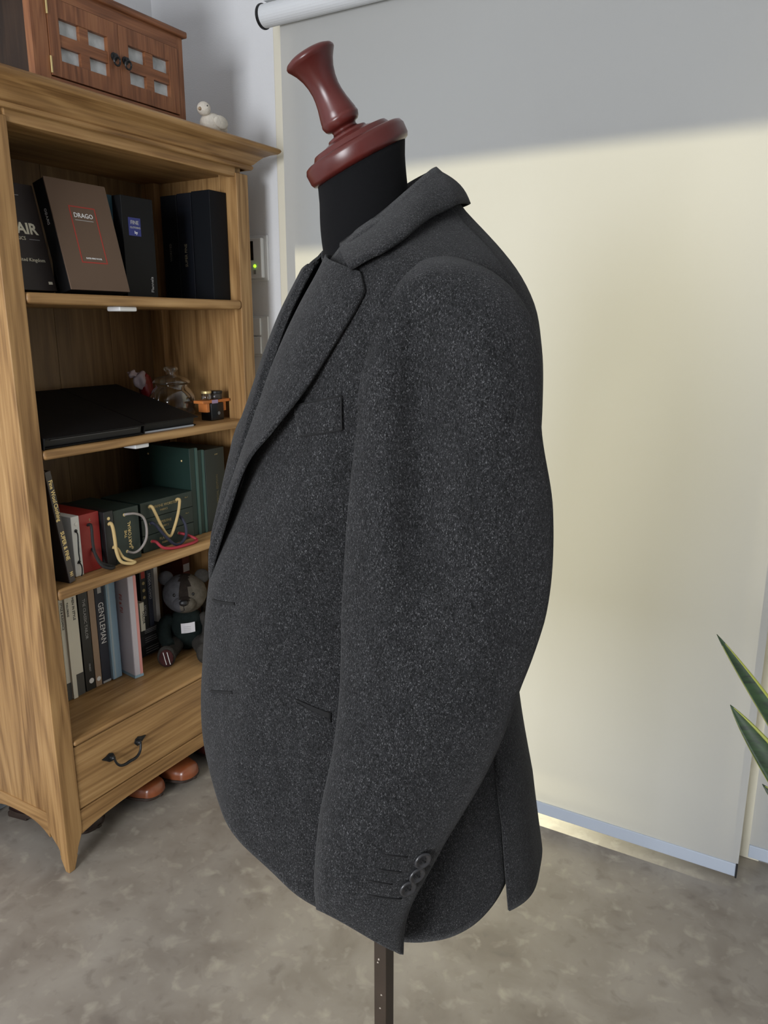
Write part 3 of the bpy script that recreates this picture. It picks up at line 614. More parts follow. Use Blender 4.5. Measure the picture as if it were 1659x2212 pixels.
t = book('black book with grey lettering and a round white mark at its foot', 1.2385, .030, .318, M_bk); spine_text(t, 'THE CLASSIC TAILOR', .0125, M_grey_print, .016, .205, .95); MB().lathe([(.0075, 0), (.0075, .0006)], 16, (.0011, .018, .026), (1, 0, 0)).build('round_mark', M_whiteprint, t); spine_text(t, 'FINEST', .0075, M_grey_print, .016, .065)
t = book('tan book with a round white mark at its foot, between black and navy books', 1.2705, .0200, .318, M_tan); MB().lathe([(.0065, 0), (.0065, .0006)], 16, (.0011, .010, .022), (1, 0, 0)).build('round_mark', M_whiteprint, t)
t = book('navy book with GENTLEMAN in white letters down its spine', 1.2920, .030, .318, M_nav); spine_text(t, 'GENTLEMAN', .0245, M_whiteprint, .015, .176, .84); MB().box(.0011, .0015, .009, .021, .262, .280).build('emblem', M_grey_print, t); MB().box(.0011, .0018, .002, .028, .001, .007).build('foot_label', M_grey_print, t)
t = thing('binder', 'sky blue paper folder standing beside the navy book on the bottom shelf', 'binder', (-1.655, 1.3245, S4+.0008), (0, 0, 0), g4)
MB().box(-.165, 0, 0, .0315, 0, .318).build('cover', M_sky, t, bevel=.003); MB().box(.0, .0008, .004, .010, 0.004, .31).build('pale_edge', mat('pale_blue_edge', (.45, .55, .60), .6), t)
t = thing('binder', 'pale lilac catalogue with a pink spine pulled forward from the row on the bottom shelf', 'binder', (-1.612, 1.3620, S4+.0008), (0, 0, R(-9)), g4)
MB().box(-.17, 0, 0, .026, .008, .300).build('cover', M_lil, t, bevel=.001); MB().box(.0001, .0016, .001, .017, .008, .299).build('spine', M_lil, t); MB().box(.0001, .0018, .0172, .026, .008, .299).build('pink_edge', M_pink, t); MB().box(-.17, .002, -.001, .027, 0, .0078).build('foot_edge', M_sky, t)
text('Fil a Fil', .020, mat('red_script', (.45, .10, .10), .6), t, (-.040, -.0007, .215), (0, 0, -1), (1, 0, 0))
t = book('ivory booklet with a ragged pink border behind the lilac catalogue', 1.4170, .0120, .318, M_paper2, x=-1.668); g = MB()
g.cur = 0
for k in range(16): g.box(.0012, .002, .0005, .003+.0015*((k*7) % 3), .012+k*.0185, .012+k*.0185+.012)
g.build('ragged_border', M_pink, t)
book('thin dark green book at the right end of the upright row', 1.4305, .006, .318, M_grn, x=-1.668)
# small books further back
g5 = 'small books at the back of the bottom shelf'
lay = [(.0, .034, mat('black_cover', (.02, .02, .022), .5), 'black book lying flat under the small books at the back'), (.0348, .030, mat('grey_black_cover', (.035, .035, .038), .5), 'dark grey book lying second from the bottom of the back pile'), (.0656, .022, mat('charcoal_cover', (.028, .027, .027), .5), 'charcoal book lying topmost in the pile at the back')]
for z, h, m, lb in lay:
    t = thing('book', lb, 'book', (-1.70, 1.440, S4+.0008+z), (0, 0, 0), g5)
    MB().box(-.13, 0, 0, .105, 0, .003).build('cover', m, t); MB().box(-.13, 0, 0, .105, h-.003, h).build('cover', m, t)
    MB().box(-.128, -.003, .003, .102, .0031, h-.0031).build('page_block', mat('grey_pages', (.10, .10, .10), .9), t); MB().box(-.003, .001, 0, .105, 0, h).build('spine', m, t, bevel=.0006)
    for k in range(3): MB().box(.0011, .0016, .045, .095, h*(.25+.22*k), h*(.25+.22*k)+.0016).build('spine_line', M_grey_print, t)
zz = .0884
def vbook(label, y, wd, h, m, x=-1.70):
    t = book(label, y, wd, h, m, x=x, d=.125, grp=g5); t.location.z += zz; return t
t = vbook('small violet-grey book with a white block standing on the back pile', 1.4415, .021, .150, mat('violet_grey', (.07, .065, .10), .6)); MB().box(.0011, .0016, .008, .020, .055, .095).build('white_block', M_whiteprint, t)
t = vbook('small cream book with black lettering standing on the back pile', 1.4632, .0165, .088, M_paper, x=-1.688); spine_text(t, 'TAILOR', .012, M_ink, .011, .042)
t = vbook('black book with red and yellow marks on its spine on the back pile', 1.4802, .024, .205, M_bk, x=-1.698); MB().box(.0011, .0016, .005, .019, .155, .188).build('red_mark', M_redprint, t)
for k in range(3): MB().lathe([(.0052, 0), (.0052, .0005)], 10, (.0011, .012, .140-.022*k), (1, 0, 0)).build('yellow_mark', M_dimgold, t)
spine_text(t, 'DETAILS', .009, M_grey_print, .012, .055)
t = vbook('dark blue book with pale lettering standing on the back pile', 1.5048, .017, .200, M_nav, x=-1.696); spine_text(t, 'MODA UOMO', .0125, M_grey_print, .0085, .125)
t = book('upright white book right of the dark small books at the back', 1.5500, .015, .272, M_whitebox, x=-1.715, d=.12, grp=g5)
t = thing('book', 'reddish brown book behind the bears at the right', 'book', (-1.735, 1.690, S4+.0008), (0, 0, 0), g5)
MB().box(-.10, 0, 0, .030, 0, .25).build('cover', mat('oxblood', (.10, .022, .014), .6), t, bevel=.001); MB().box(.0002, .001, .002, .028, .2, .225).build('spine_label', M_grey_print, t)

# teddy bears
def fur(name, c): return mat(name, c, .95, bump=(420, .9), var=(70, .22), spec=.1)
F_grey = fur('grey_plush', (.070, .070, .076)); F_brown = fur('dark_brown_plush', (.022, .017, .014)); F_beige = fur('grey_beige_plush', (.100, .088, .070)); F_jump = fur('dark_green_knit', (.012, .018, .017)); F_red = fur('oxblood_pad', (.050, .018, .018)); F_mid = fur('dark_grey_plush', (.040, .037, .033))
def bear(label, loc, rz, s, patch):
    t = thing('teddy_bear', label, 'teddy bear', loc, (0, 0, rz), 'plush bears on the bottom shelf')
    t.scale = (s, s, s)
    def E(n, c, r, m, p=None, seg=18, rg=12): return (lambda q: q.build(n, m, p or t, smooth=True))(MB().ell(c, r, seg, rg))
    E('body', (0, 0, .058), (.040, .044, .058), F_jump if patch else F_mid)
    # head: one rounded mesh, patchwork of three cloths
    h = MB(); h.ell((.008, 0, .152), (.050, .054, .050), 28, 20); h.ell((.050, 0, .140), (.024, .028, .022), 18, 12)
    if patch:
        h.m = []
        for f in h.f:
            y = sum(h.v[i][1] for i in f)/len(f); z = sum(h.v[i][2] for i in f)/len(f)
            h.m.append(0 if y < -.010 else (1 if (y < .014 and z > .150) else 2))
        ho = h.build('head', [F_grey, F_brown, F_beige], t, smooth=True)
    else: ho = h.build('head', [F_beige], t, smooth=True)
    E('nose', (.073, 0, .149), (.006, .011, .008), M_black, ho, 12, 8)
    for y in (-.022, .022): E('eye', (.050, y, .163), (.004, .0045, .0045), mat('glass_eye', (.006, .006, .006), .08), ho, 10, 8)
    MB().tube([(.074, 0, .141), (.0735, 0, .130), (.070, -.008, .126)], .0010, 5).build('mouth', M_black, ho); 
    for y in (-1, 1): E('ear', (.0, y*.044, .192), (.010, .019, .019), F_grey if (patch and y < 0) else F_mid, t)
    for y in (-1, 1):
        MB().tube(catmull([(0, y*.036, .088), (.018, y*.056, .070), (.048, y*.050, .046), (.066, y*.036, .040)], 10), [.012, .016, .018, .018, .018, .017, .016, .016, .014, .009], 12).build('arm', F_jump if (patch and y < 0) else F_mid, t, smooth=True)
    for y in (-1, 1):
        MB().tube(catmull([(.010, y*.026, .028), (.045, y*.036, .022), (.082, y*.044, .021), (.098, y*.046, .024)], 10), [.018, .021, .022, .021, .020, .020, .020, .020, .018, .012], 12).build('leg', F_mid if patch else F_beige, t, smooth=True)
        E('foot', (.104, y*.046, .0275), (.013, .022, .0275), F_mid, t)
        E('sole', (.1145, y*.046, .0275), (.0045, .017, .022), F_red if (patch and y < 0) else F_mid, t)
    return t
bt = bear('grey patchwork teddy bear in a dark green jumper with a white tag', (-1.632, 1.592, S4+.0008), R(-48), 1.20, True)
MB().grid([[(.046+.003*math.sin(3*u), -.012+.034*u, .086-.026*v+.003*u) for v in (0, .5, 1)] for u in (0, .25, .5, .75, 1)]).build('tag', mat('white_satin_tag', (.62, .60, .62), .35), bt, solid=.0008)
for k in range(4): MB().box(.0492, .0496, -.006, .012, .0640+.0045*k, .0650+.0045*k).build('tag_print', M_grey_print, bt)
for k in range(2): MB().tube([(.1185, -.052+.009*k, .044), (.1192, -.049+.009*k, .028), (.1180, -.046+.009*k, .012)], .0008, 5).build('sole_stripe', M_whiteprint, bt)
bear('pale grey teddy bear half hidden behind the jacket, right of the patchwork bear', (-1.640, 1.712, S4+.0008), R(-75), .62, False)

# ------------------------------------------------------------------ shoes under the bookcase
def leather(n, c): return mat(n, c, .28, spec=.6, var=(30, .15))
def shoe(label, loc, rz, m, sole, insole=None, s=1.0):
    """lace-up shoe pointing along local +x, heel at x=0"""
    t = thing('shoe', label, 'shoe', loc, (0, 0, rz), 'leather shoes under the bookcase'); t.scale = (s, s, s)
    X = [0, .012, .045, .090, .140, .185, .225, .255, .275, .285]
    Wd = [.012, .028, .034, .032, .037, .046, .047, .040, .026, .008]
    Hh = [.050, .066, .072, .070, .062, .048, .040, .034, .027, .015]
    prof = catmull(list(zip(X, Wd, Hh)), 40); prof[-1][1:] = (.001, .004); X, Wd, Hh = prof[:, 0], np.maximum(prof[:, 1], .001), np.maximum(prof[:, 2], .004)
    k = X > .255; Wd[k] = .040*np.sqrt(np.clip(1-((X[k]-.255)/.0302)**2, 0.0006, 1)); Hh[k] = .0345*np.clip(1-((X[k]-.255)/.0306)**2, .02, 1)**.5
    P = []
    for x, wv, h in zip(X, Wd, Hh):
        row = []
        for a in np.linspace(0, math.pi, 15):
            row.append((x, wv*math.copysign(abs(math.cos(a))**.7, math.cos(a)), .012+h*math.sin(a)**.75))
        P.append(row)
    up = MB().grid(P, cap0=True, cap1=True).build('upper', m, t, smooth=True)
    S = [[(x, y*(wv+.004), z) for (y, z) in ((1, .012), (1, .004 if .08 < x else 0), (-1, .004 if .08 < x else 0), (-1, .012))] for x, wv in zip(list(X-.001)+[.2885], list(Wd)+[.001])]
    MB().grid(S, wrap_v=True, cap0=True, cap1=True).build('sole', sole, t, bevel=.001)
    MB().box(0, .065, -.030, .030, -.016, 0.0).build('heel', sole, t, bevel=.004)
    MB().ell((.075, 0, .0780), (.052, .021, .007), 18, 8).build('collar_lining', insole or mat('dark_lining', (.02, .015, .012), .8), t, smooth=True)
    for k in range(3): MB().tube([(.135+.014*k, -.020, .070-.005*k), (.137+.014*k, 0, .0755-.0055*k), (.135+.014*k, .020, .070-.005*k)], .0018, 6).build('lace', sole, t)
    t.location.z += .0165*s
    return t
L_tan = leather('tan_leather', (.22, .062, .022)); L_ox = leather('oxblood_leather', (.060, .014, .010)); L_dk = leather('dark_brown_leather', (.022, .010, .009)); L_sole = mat('dark_sole', (.030, .018, .013), .5)
shoe('dark brown shoe under the left end of the bookcase, heel towards the wall', (-1.815, 1.092, 0), R(10), L_dk, L_sole)
shoe('tan leather shoe toe peeping out under the drawer, the left of two', (-1.775, 1.285, 0), R(8), L_tan, L_sole, s=.98)
shoe('tan leather shoe with a pale grey insole, the right of two under the drawer', (-1.755, 1.405, 0), R(6), L_tan, L_sole, mat('pale_grey_lining', (.36, .37, .35), .8), s=.98)
shoe('reddish brown shoe beside the jacket under the bookcase', (-1.745, 1.565, 0), R(4), L_ox, L_sole, s=.98)

# ------------------------------------------------------------------ snake plant at the right edge
def leaf_mat():
    m = bpy.data.materials.new('snake_plant_leaf'); m.use_nodes = True; nt = m.node_tree; b = nt.nodes['Principled BSDF']
    at = nt.nodes.new('ShaderNodeAttribute'); at.attribute_name = 'edge'
    tc = nt.nodes.new('ShaderNodeTexCoord'); n = nt.nodes.new('ShaderNodeTexNoise'); n.inputs['Scale'].default_value = 30; n.inputs['Detail'].default_value = 3; n.inputs['Distortion'].default_value = 1.5
    mp = nt.nodes.new('ShaderNodeMapping'); mp.inputs['Scale'].default_value = (.5, .5, 2.2); nt.links.new(tc.outputs['Object'], mp.inputs[0]); nt.links.new(mp.outputs[0], n.inputs['Vector'])
    r1 = ramp(nt, [(.35, (.006, .016, .005)), (.62, (.022, .055, .014))]); nt.links.new(n.outputs['Fac'], r1.inputs[0])
    r2 = ramp(nt, [(.80, (0, 0, 0)), (.86, (1, 1, 1))]); nt.links.new(at.outputs['Fac'], r2.inputs[0])
    mx = nt.nodes.new('ShaderNodeMix'); mx.data_type = 'RGBA'; nt.links.new(r2.outputs[0], mx.inputs[0]); nt.links.new(r1.outputs[0], mx.inputs[6]); mx.inputs[7].default_value = (.30, .32, .045, 1)
    nt.links.new(mx.outputs[2], b.inputs['Base Color']); b.inputs['Roughness'].default_value = .4; return m
M_leaf = leaf_mat()
pl = thing('snake_plant', 'potted snake plant whose dark yellow-edged leaves reach in at the right edge', 'plant', (.33, 1.36, 0))
def leaf(pts, wmax, face, twist=0):
    c = catmull(pts, 34); n = len(c); g = MB(); P = []; ev = []
    for i in range(n):
        t = i/(n-1); tan = Vector(c[min(i+1, n-1)]-c[max(i-1, 0)]).normalized()
        s = tan.cross(Vector(face)).normalized(); nr = s.cross(tan)
        s = (Matrix.Rotation(twist*t, 3, tan) @ s); nr = s.cross(tan)
        wv = wmax*(.55+.45*math.sin(math.pi*min(t*1.25, 1)*.5))*(1-max(0, (t-.45)/.55)**1.6)+.0004
        row = []
        for u in np.linspace(-1, 1, 9):
            row.append(Vector(c[i])+s*(u*wv)+nr*(.22*wv*(u*u-.4)))
            ev.append((1.0 if u > .58 else (.9 if u < -.9 else 0)) if wv > .003 else 0)
        P.append(row)
    g.grid(P); o = g.build('leaf', M_leaf, pl, True, smooth=True, solid=.0022)
    a = o.data.attributes.new('edge', 'FLOAT', 'POINT'); a.data.foreach_set('value', ev[:len(o.data.vertices)])
    return o
# leaves rise from the pot, which stands to the right of the picture
b0 = Vector((.33, 1.36, .20))
def L(dx, dy, tip, mid, wv, tw=0): return leaf([b0+Vector((dx, dy, -.02)), mid, tip], wv, (-.2, -1, .25), tw)
L(-.02, -.03, (-.135, 1.40, .765), (.06, 1.385, .52), .022, .5)
L(-.03, .00, (-.101, 1.41, .632), (.07, 1.385, .445), .036, .2)
L(-.03, .03, (-.034, 1.42, .487), (.12, 1.395, .370), .030)
L(.00, .04, (-.055, 1.45, .785), (.10, 1.41, .50), .026)
L(.03, .0, (.50, 1.30, .74), (.42, 1.33, .45), .034)
L(.01, -.04, (.30, 1.22, .82), (.31, 1.29, .50), .036)
MB().lathe([(.085, 0), (.090, .004), (.118, .205), (.124, .210), (.124, .222), (.112, .222), (.106, .205)], 32, (.33, 1.36, 0.0)).build('pot', mat('white_glazed_pot', (.55, .54, .52), .3), pl, True, smooth=False)
MB().lathe([(.106, 0), (.106, .006)], 28, (.33, 1.36, .196)).build('soil', mat('potting_soil', (.03, .022, .016), .95, bump=(150, .9)), pl, True)

# ------------------------------------------------------------------ dress form and jacket (own frame: +x is the form's front, +y its left)
FO = Vector((-.42003, .71591, 0)); FR = math.atan2(-.71199, -.70219)
form = thing('dress_form', 'black cloth tailor dress form with a red-brown wooden neck knob on a brown pole', 'dress form', FO, (0, 0, FR))
jk = thing('jacket', 'charcoal grey flecked wool tailored jacket worn by the dress form', 'jacket', FO, (0, 0, FR))
M_knob = mat('red_brown_lacquer', (.072, .0105, .008), .32, spec=.45, var=(18, .18))
M_jersey = mat('black_jersey', (.0048, .0048, .0053), .9, spec=.08, bump=(1400, .25), sheen=.02)
M_pole = mat('worn_brown_pole', (.034, .022, .014), .5, var=(30, .2))
W_main = wool('charcoal_wool', (.0036, .0036, .0039), (.0175, .0175, .0185), (.092, .092, .095))
M_lining = mat('black_satin_lining', (.010, .010, .011), .5)
M_horn = mat('dark_horn_button', (.022, .022, .024), .30, spec=.6)
M_thread = mat('charcoal_thread', (.002, .002, .0022), .9)

ROWS = np.array([
 [1.425,.048,.070,.060],[1.410,.052,.082,.070],[1.395,.056,.096,.086],[1.375,.062,.110,.120],[1.350,.074,.124,.158],[1.32,.090,.139,.178],
 [1.28,.108,.150,.180],[1.22,.130,.156,.176],[1.12,.162,.154,.163],[1.02,.191,.146,.152],[.92,.200,.148,.155],[.80,.199,.160,.162],[.70,.190,.172,.166],[.60,.180,.182,.17]])
def herm(x, xs, ys):
    m = np.gradient(ys, xs); i = int(np.clip(np.searchsorted(xs, x)-1, 0, len(xs)-2)); h = xs[i+1]-xs[i]; t = (x-xs[i])/h
    return (1+2*t)*(1-t)**2*ys[i]+t*(1-t)**2*h*m[i]+t*t*(3-2*t)*ys[i+1]+t*t*(t-1)*h*m[i+1]
RZ = ROWS[::-1, 0]; RC = [ROWS[::-1, i] for i in (1, 2, 3)]
def shell(thd, z, off=0.0):
    """point of the jacket body at angle thd (degrees, 0 = centre front, + = left) and height z"""
    zc = min(max(z, .6), 1.425); f, b, w_ = (herm(zc, RZ, c) for c in RC)
    c = math.cos(R(thd)); s = math.sin(R(thd)); e = 2/2.3
    a = math.copysign(abs(c)**e, c)*((f if c > 0 else b)+off); l = math.copysign(abs(s)**e, s)*(w_+off)
    return Vector((a, l, z))
def lin(x, T): return float(np.interp(x, [p[0] for p in T], [p[1] for p in T]))
HEM = [(-8, .915), (-4, .888), (0, .862), (5, .835), (10, .814), (18, .797), (28, .780), (35, .768), (44, .753), (51, .741), (59, .729), (75, .703), (87, .687), (95, .682), (104, .686), (112, .698), (121, .716)]
TOP = [(-8, 1.020), (-4, 1.032), (0, 1.050), (2, 1.08), (4, 1.13), (6, 1.18), (8, 1.235), (11, 1.282), (15, 1.322), (21, 1.358), (30, 1.372), (45, 1.385), (60, 1.394), (90, 1.406), (120, 1.418)]
VENT = 121
def drape(thd, z):  # soft unevenness of hanging cloth
    return .0022*math.sin(thd*.085+z*9)+.0016*math.sin(thd*.19-z*14+1.3)+.0012*math.sin(z*31+thd*.05)
def panel(sgn, ovl, off):
    cols = np.concatenate([np.linspace(ovl, 24, 30), np.linspace(26, VENT, 54)]); P = []
    for th in cols:
        zb, zt = float(herm(th, np.array([p[0] for p in HEM], float), np.array([p[1] for p in HEM]))), lin(th, TOP); row = []
        for v in np.linspace(0, 1, 90):
            z = zb+(zt-zb)*v
            k = min(1, (1.30-z)/.2) if z < 1.30 else 0
            row.append(shell(sgn*th, z, off+max(k, 0)*drape(sgn*th, z)))
        P.append(row)
    return MB().grid(P)
panel(1, -7, .0045).build('left_front', [W_main, M_lining], jk, smooth=True, solid=.003)
panel(-1, 2, .0).build('right_front', [W_main, M_lining], jk, smooth=True, solid=.003)
# back panel, its skirt flaring free between two side vents
P = []
for th in np.linspace(117.5, 242.5, 72):
    row = []; d = abs(th-180)
    zb = .684+.006*(d/63)**2
    for v in np.linspace(0, 1, 90):
        z = zb+(lin(min(120, 90+30), TOP)-zb)*v
        fl = max(0, (.90-z)/.22)
        p = shell(th, z, .001+.008*min(1, fl*2)+.006*fl*fl+.0022*math.sin(th*.16)*min(1, fl))
        row.append(p)
    P.append(row)
MB().grid(P).build('back', [W_main], jk, smooth=True, solid=.003)

# lapels: cloth folded back along the roll line
ROLL = [(20.5, 1.364), (15.5, 1.330), (11.5, 1.292), (9, 1.252), (7.5, 1.212), (6, 1.175), (4.4, 1.135), (2.6, 1.092), (.8, 1.060), (-2, 1.034)]
EDGE = [(50.5, 1.344), (54.5, 1.330), (53.2, 1.318), (45.3, 1.275), (39.3, 1.241), (32.1, 1.207), (25.1, 1.180), (17.6, 1.143), (9.5, 1.090), (0.2, 1.038)]
ROLLc = catmull(ROLL, 60); ep = catmull(EDGE[2:], 52); EDGEc = np.vstack([np.array(EDGE[0])+(np.array(EDGE[1])-EDGE[0])*np.linspace(0, .9, 6)[:, None], catmull([EDGE[0], EDGE[1], EDGE[2], EDGE[3]], 31)[11:18:3], ep])
EDGEc = EDGEc[np.linspace(0, len(EDGEc)-1, 60).round().astype(int)]
def lapel(sgn, lift):
    P = []
    for i in range(60):
        t = i/59; r = ROLLc[i]; e = EDGEc[i]; row = []
        for u in np.linspace(-.10, 1, 22):
            uu = max(u, 0); th = r[0]+(e[0]-r[0])*uu; z = r[1]+(e[1]-r[1])*uu
            fade = min(1, (1-t)*6+.25)
            off = lift+.0105*fade*math.sin(math.pi*min(1, uu*1.0+.06))**.7*(1-.45*uu)+.0035*uu+.017*uu*uu*math.exp(-((t-.60)/.22)**2)
            if u < 0: off = lift-.004; th = r[0]-.2
            ef = min(1, (1-t)/.16); base = .0054 if sgn > 0 else .0008; off = base+(off-base)*ef*(2-ef)
            row.append(shell(sgn*th, z, off))
        P.append(row)
    return MB().grid(P)
lo = lapel(1, .0065).build('left_lapel', W_main, jk, smooth=True, solid=.0032)
lapel(-1, .0035).build('right_lapel', W_main, jk, smooth=True, solid=.0032)
# collar: stand, fold and fall
FOLD = [(.056, .046, 1.374), (.037, .060, 1.388), (.017, .066, 1.403), (-.008, .061, 1.423), (-.036, .040, 1.444), (-.054, .0, 1.453)]
FALL = [shell(*p, .012) for p in ((47.0, 1.344), (57.4, 1.353), (64.9, 1.358), (77.4, 1.369), (86.4, 1.378), (98.4, 1.394), (118.2, 1.408))]+[Vector((-.086, 0, 1.418))]
def mirror(p): return [Vector((q[0], -q[1], q[2])) for q in p]
def full(p): p = [Vector(q) for q in p]; return p+mirror(p[:-1])[::-1]
fo = catmull(full(FOLD), 90); fa = catmull(full(FALL), 90); P = []
for i in range(90):
    a = Vector(fo[i]); b = Vector(fa[i]); row = []
    inn = Vector((a[0]*.86+.002, a[1]*.86, a[2]-.030)); row += [inn, inn.lerp(a, .5), inn.lerp(a, .85)]
    ctr = Vector((0, 0, 0)); o_ = Vector((a[0]+.01, a[1], 0)).normalized()
    row.append(a+Vector((0, 0, .002)))
    for u in np.linspace(.12, 1, 9):
        p = a.lerp(b, u)+(o_*.007+Vector((0, 0, .0045)))*math.sin(math.pi*min(u, 1)*.8)
        row.append(p)
    P.append(row)
MB().grid(P).build('collar', W_main, jk, smooth=True, solid=.003)

# sleeves: rings between a front edge and a back edge line
ST = [((.064,1.270),(-.078,1.278),.135,(.012,.084)), ((.067,1.260),(-.077,1.270),.164,(.034,.076)), ((.068,1.240),(-.073,1.254),.184,(.046,.046)), ((.069,1.205),(-.072,1.212),.190,(.050,.010)),
      ((.077,1.140),(-.084,1.150),.195,(.050,0)), ((.084,1.060),(-.083,1.075),.199,(.050,0)), ((.089,.985),(-.063,.997),.203,(.050,0)), ((.098,.925),(-.035,.911),.204,(.049,0)),
      ((.113,.862),(.005,.830),.204,(.046,0)), ((.120,.808),(.033,.760),.204,(.040,.012)), ((.119,.774),(.036,.705),.203,(.029,.020))]
flat = catmull([[s[0][0], s[0][1], s[1][0], s[1][1], s[2], s[3][0], s[3][1]] for s in ST], 96)
def sleeve(sgn):
    P = []
    for i, (fa_, fz, ba, bz, lc, el, ez) in enumerate(flat):
        c = Vector(((fa_+ba)/2, lc, (fz+bz)/2)); e1 = Vector(((fa_-ba)/2, 0, (fz-bz)/2)); e2 = Vector((0, el, ez)); row = []
        up = max(0, min(1, (c[2]-.80)/.25))
        for j in range(72):
            ph = 2*math.pi*j/72; cs, sn = math.cos(ph), math.sin(ph)
            ex = .9+(.42*up if cs > 0 else 0)*min(1, abs(cs)*3)
            sk = -.030*cs*up*min(1, i/14); p = c+Vector((0, sk, 0))+e1*(math.copysign(abs(cs)**.9, cs))+e2*(math.copysign(abs(sn)**ex, sn))
            z = p[2]; out = max(0, sn)
            win = max(0, min(1, (1.335-z)/.05))*max(0, min(1, (z-.98)/.16))
            d = (-.030*math.exp(-((p[0]-.024-(1.2-z)*.02)/.022)**2)+.006*math.exp(-((p[0]+.022)/.022)**2))*win*out
            d += (.0022*math.sin(z*34+p[0]*22)+.0018*math.sin(z*19-p[0]*45+1))*out*max(0, min(1, (1.32-z)/.06))
            d += -.004*math.exp(-((z-1.02-(p[0])*.5)/.02)**2)*out*max(0, min(1, (-p[0]+.02)/.06))
            p = p+Vector((0, d, 0)); row.append(Vector((p[0], sgn*p[1], p[2])))
        P.append(row)
    return MB().grid(P, wrap_v=True, cap0=True)
sl = sleeve(1).build('left_sleeve', [W_main], jk, smooth=True, solid=.003)
sleeve(-1).build('right_sleeve', [W_main], jk, smooth=True, solid=.003)
bvh_s = BVHTree.FromPolygons([v.co.copy() for v in sl.data.vertices], [tuple(p.vertices) for p in sl.data.polygons])
def on_sleeve(a, z):
    h = bvh_s.ray_cast(Vector((a, .6, z)), Vector((0, -1, 0))); return h[0], h[1]
def disc_basis(n):
    n = Vector(n).normalized(); u = Vector((0, 0, 1)).cross(n).normalized(); v = n.cross(u); return n, u, v
def button(p, n, r, name='cuff_button'):
    n, u, v = disc_basis(n); p = Vector(p)
    b = MB().lathe([(r*.86, 0), (r, .0008), (r, .0022), (r*.9, .0030), (r*.78, .0030), (r*.68, .0022), (.0004, .0020)], 28, p, n).build(name, M_horn, jk, smooth=True)
    for s, q in ((1, 1), (1, -1), (-1, 1), (-1, -1)):
        MB().lathe([(.0010, 0), (.0010, .0026)], 8, p+u*(s*.0019)+v*(q*.0019), n).build('button_hole', M_thread, b)
    for s in (1, -1): MB().tube([p+n*.0026-u*.0019-v*.0019*s, p+n*.0034, p+n*.0026+u*.0019+v*.0019*s], .0004, 5).build('thread', M_thread, b)
def stitched_line(pts, r, name, m=M_thread): MB().tube(pts, r, 6).build(name, m, jk, smooth=True)
for a, z in ((.0325, .845), (.0375, .8305), (.0455, .8190)):
    p, n = on_sleeve(a, z); n = -n if n[1] < 0 else n; button(p+n*.0012, n, .0082)
    pts = [on_sleeve(a+.014+.020*k/5, z+.006+.006*k/5)[0]+Vector((0, .0003, 0)) for k in range(6)]; stitched_line(pts, .0009, 'cuff_buttonhole')
pts = [on_sleeve(.050+.030*k/5, .806+.010*k/5)[0]+Vector((0, .0003, 0)) for k in range(6)]; stitched_line(pts, .0009, 'cuff_buttonhole')
# front buttonholes, lapel buttonhole, welt pocket, hip pocket, dart
def on_body(th0, z0, th1, z1, n, off): return [shell(th0+(th1-th0)*k/(n-1), z0+(z1-z0)*k/(n-1), off+drape(th0+(th1-th0)*k/(n-1), z0+(z1-z0)*k/(n-1))*(1 if z0 < 1.1 else .5)) for k in range(n)]
stitched_line(on_body(12.0, 1.0265, 27.0, 1.034, 10, .0050), .0015, 'front_buttonhole'); stitched_line(on_body(12.5, .9265, 28.5, .942, 10, .0050), .0015, 'front_buttonhole')
def patch(quad, off, thick, name, m, nu=14, nv=6):
    (a, b, c, d) = quad; P = []
    for i in range(nu):
        u = i/(nu-1); row = []
        for j in range(nv):
            v = j/(nv-1)
            th = (a[0]*(1-u)+b[0]*u)*(1-v)+(d[0]*(1-u)+c[0]*u)*v; z = (a[1]*(1-u)+b[1]*u)*(1-v)+(d[1]*(1-u)+c[1]*u)*v
            row.append(shell(th, z, off+drape(th, z)*max(0, min(1, (1.30-z)/.2))))
        P.append(row)
    return MB().grid(P).build(name, m, jk, smooth=True, solid=thick)
patch([(34.5, 1.2285), (54.8, 1.2405), (58.1, 1.2130), (41, 1.2040)], .0072, .0040, 'chest_welt', W_main)
stitched_line(on_body(34.0, 1.2292, 55.0, 1.2412, 12, .0072), .0008, 'welt_seam'); stitched_line(on_body(41, 1.2034, 58.2, 1.2124, 12, .0058), .0009, 'welt_seam'); stitched_line(on_body(55.2, 1.2412, 58.4, 1.2124, 8, .0068), .0008, 'welt_seam')
patch([(56.0, .9545), (66.9, .9440), (66.9, .9365), (56.0, .9530)], .0062, .0012, 'hip_pocket', M_thread)
patch([(56.0, .9515), (66.9, .9380), (66.9, .9340), (56.2, .9490)], .0066, .0026, 'pocket_lip', W_main)

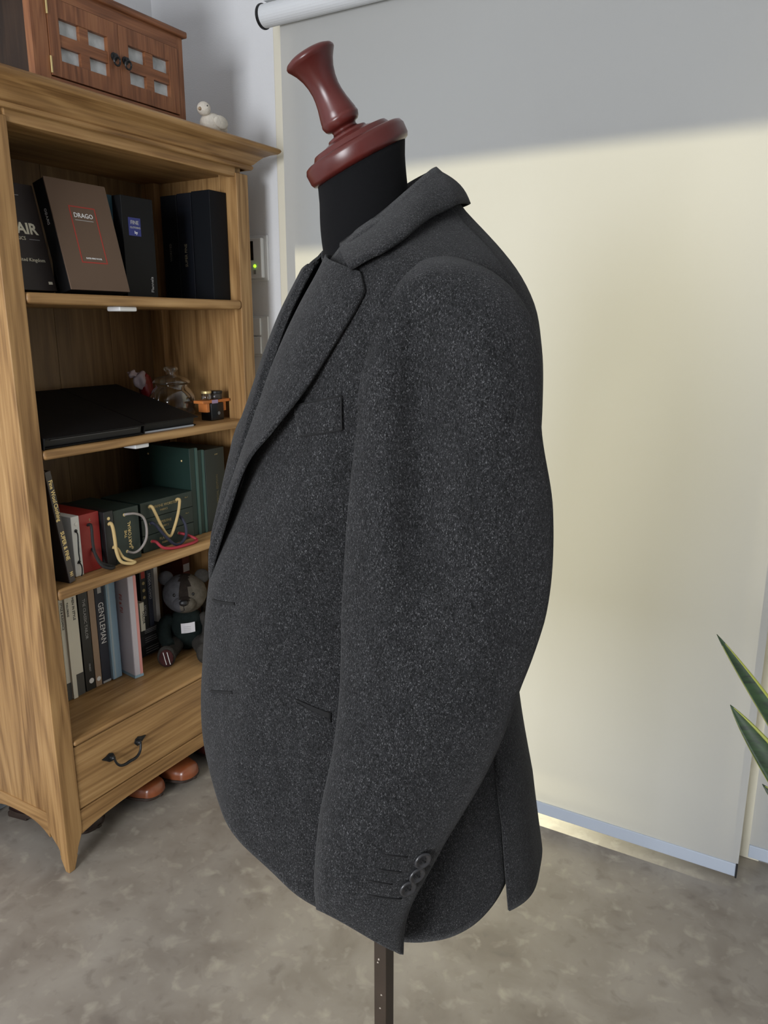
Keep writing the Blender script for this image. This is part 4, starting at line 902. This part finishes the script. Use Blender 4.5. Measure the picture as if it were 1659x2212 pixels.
# ---- the form itself
def fp(mb, n, m, **k): return mb.build(n, m, form, **k)
P = []
for z in np.linspace(.86, 1.368, 40): P.append([shell(th, z, -.020 if z < 1.36 else -.012) for th in np.linspace(-180, 180, 49)[:-1]])
fp(MB().grid(P, wrap_v=True, cap0=True, cap1=True), 'torso', M_jersey, smooth=True)
TL = R(28.5); AX = Vector((math.sin(TL), 0, math.cos(TL))); CT = Vector((.0235, 0, 1.4560))
P = []
for k in range(18):
    t = k/17; c0 = Vector((.000, 0, 1.325)); c = c0.lerp(CT, t)+Vector((.006*math.sin(math.pi*t), 0, 0)); tl = R(28.5*min(1, t*1.15)); e1 = Vector((math.cos(tl), 0, -math.sin(tl)))
    rx = .0500-.0010*min(1, t*1.2)-.002*math.sin(math.pi*t); ry = .056-.007*min(1, t*1.3)
    P.append([c+e1*(rx*math.cos(a))+Vector((0, ry*math.sin(a), 0)) for a in np.linspace(0, 2*math.pi, 41)[:-1]])
fp(MB().grid(P, wrap_v=True, cap0=True, cap1=True), 'neck_cover', M_jersey, smooth=True)
cap = [(.050, -.002), (.0562, .001), (.0580, .005), (.0582, .016), (.0560, .0205), (.0530, .0220), (.0452, .0230), (.0440, .0255), (.0420, .0285), (.0300, .0305), (.0225, .0330), (.0215, .0355), (.0150, .0375)]
cap = [(r*.93, h*.86) for r, h in cap]; fp(MB().lathe(cap, 48, CT, AX), 'neck_cap', M_knob, bevel=.0004)
kn = [(.0150, .0372), (.0140, .0400), (.0150, .0425), (.0185, .0438), (.0205, .0465), (.0222, .0520), (.0219, .0545), (.0212, .0560), (.0213, .0575), (.0200, .0640), (.0178, .0740), (.0164, .0840), (.0160, .0920), (.0168, .1020), (.0190, .1120), (.0225, .1210), (.0262, .1275), (.0284, .1310), (.0287, .1335), (.0270, .1365), (.0215, .1395), (.0120, .1415), (.0005, .1422)]
kn = [(r*.88, .0325+(h-.0372)*.735) for r, h in kn]; fp(MB().lathe(kn, 48, CT, AX), 'neck_knob', M_knob, smooth=True)
pa = R(90-30.4-34)-FR
rm = Matrix.Rotation(YAW+R(-90)-FR+R(-34)+R(90), 3, 'Z')
g = MB(); g.box(-.0094, .0094, -.0094, .0094, .012, .70); g.v = [tuple(rm @ Vector(v)) for v in g.v]
po = fp(g, 'pole', M_pole, bevel=.0012)
g = MB()
for (z, h, u) in ((.545, .010, .002), (.505, .004, -.003), (.452, .003, .001), (.430, .003, -.001), (.500, .003, -.0045)):
    g.add([tuple(rm @ Vector((u, -.00965, z))), tuple(rm @ Vector((u+.0028, -.00965, z+h*.3))), tuple(rm @ Vector((u+.0020, -.00965, z+h))), tuple(rm @ Vector((u+.0004, -.00965, z+h*.8)))], [(0, 1, 2, 3)])
g.build('worn_spot', mat('bare_metal_spot', (.35, .30, .25), .6), po)
fp(MB().lathe([(.150, 0), (.150, .006), (.140, .014), (.040, .022), (.022, .034), (.020, .05)], 40), 'base_plate', M_pole, smooth=False)
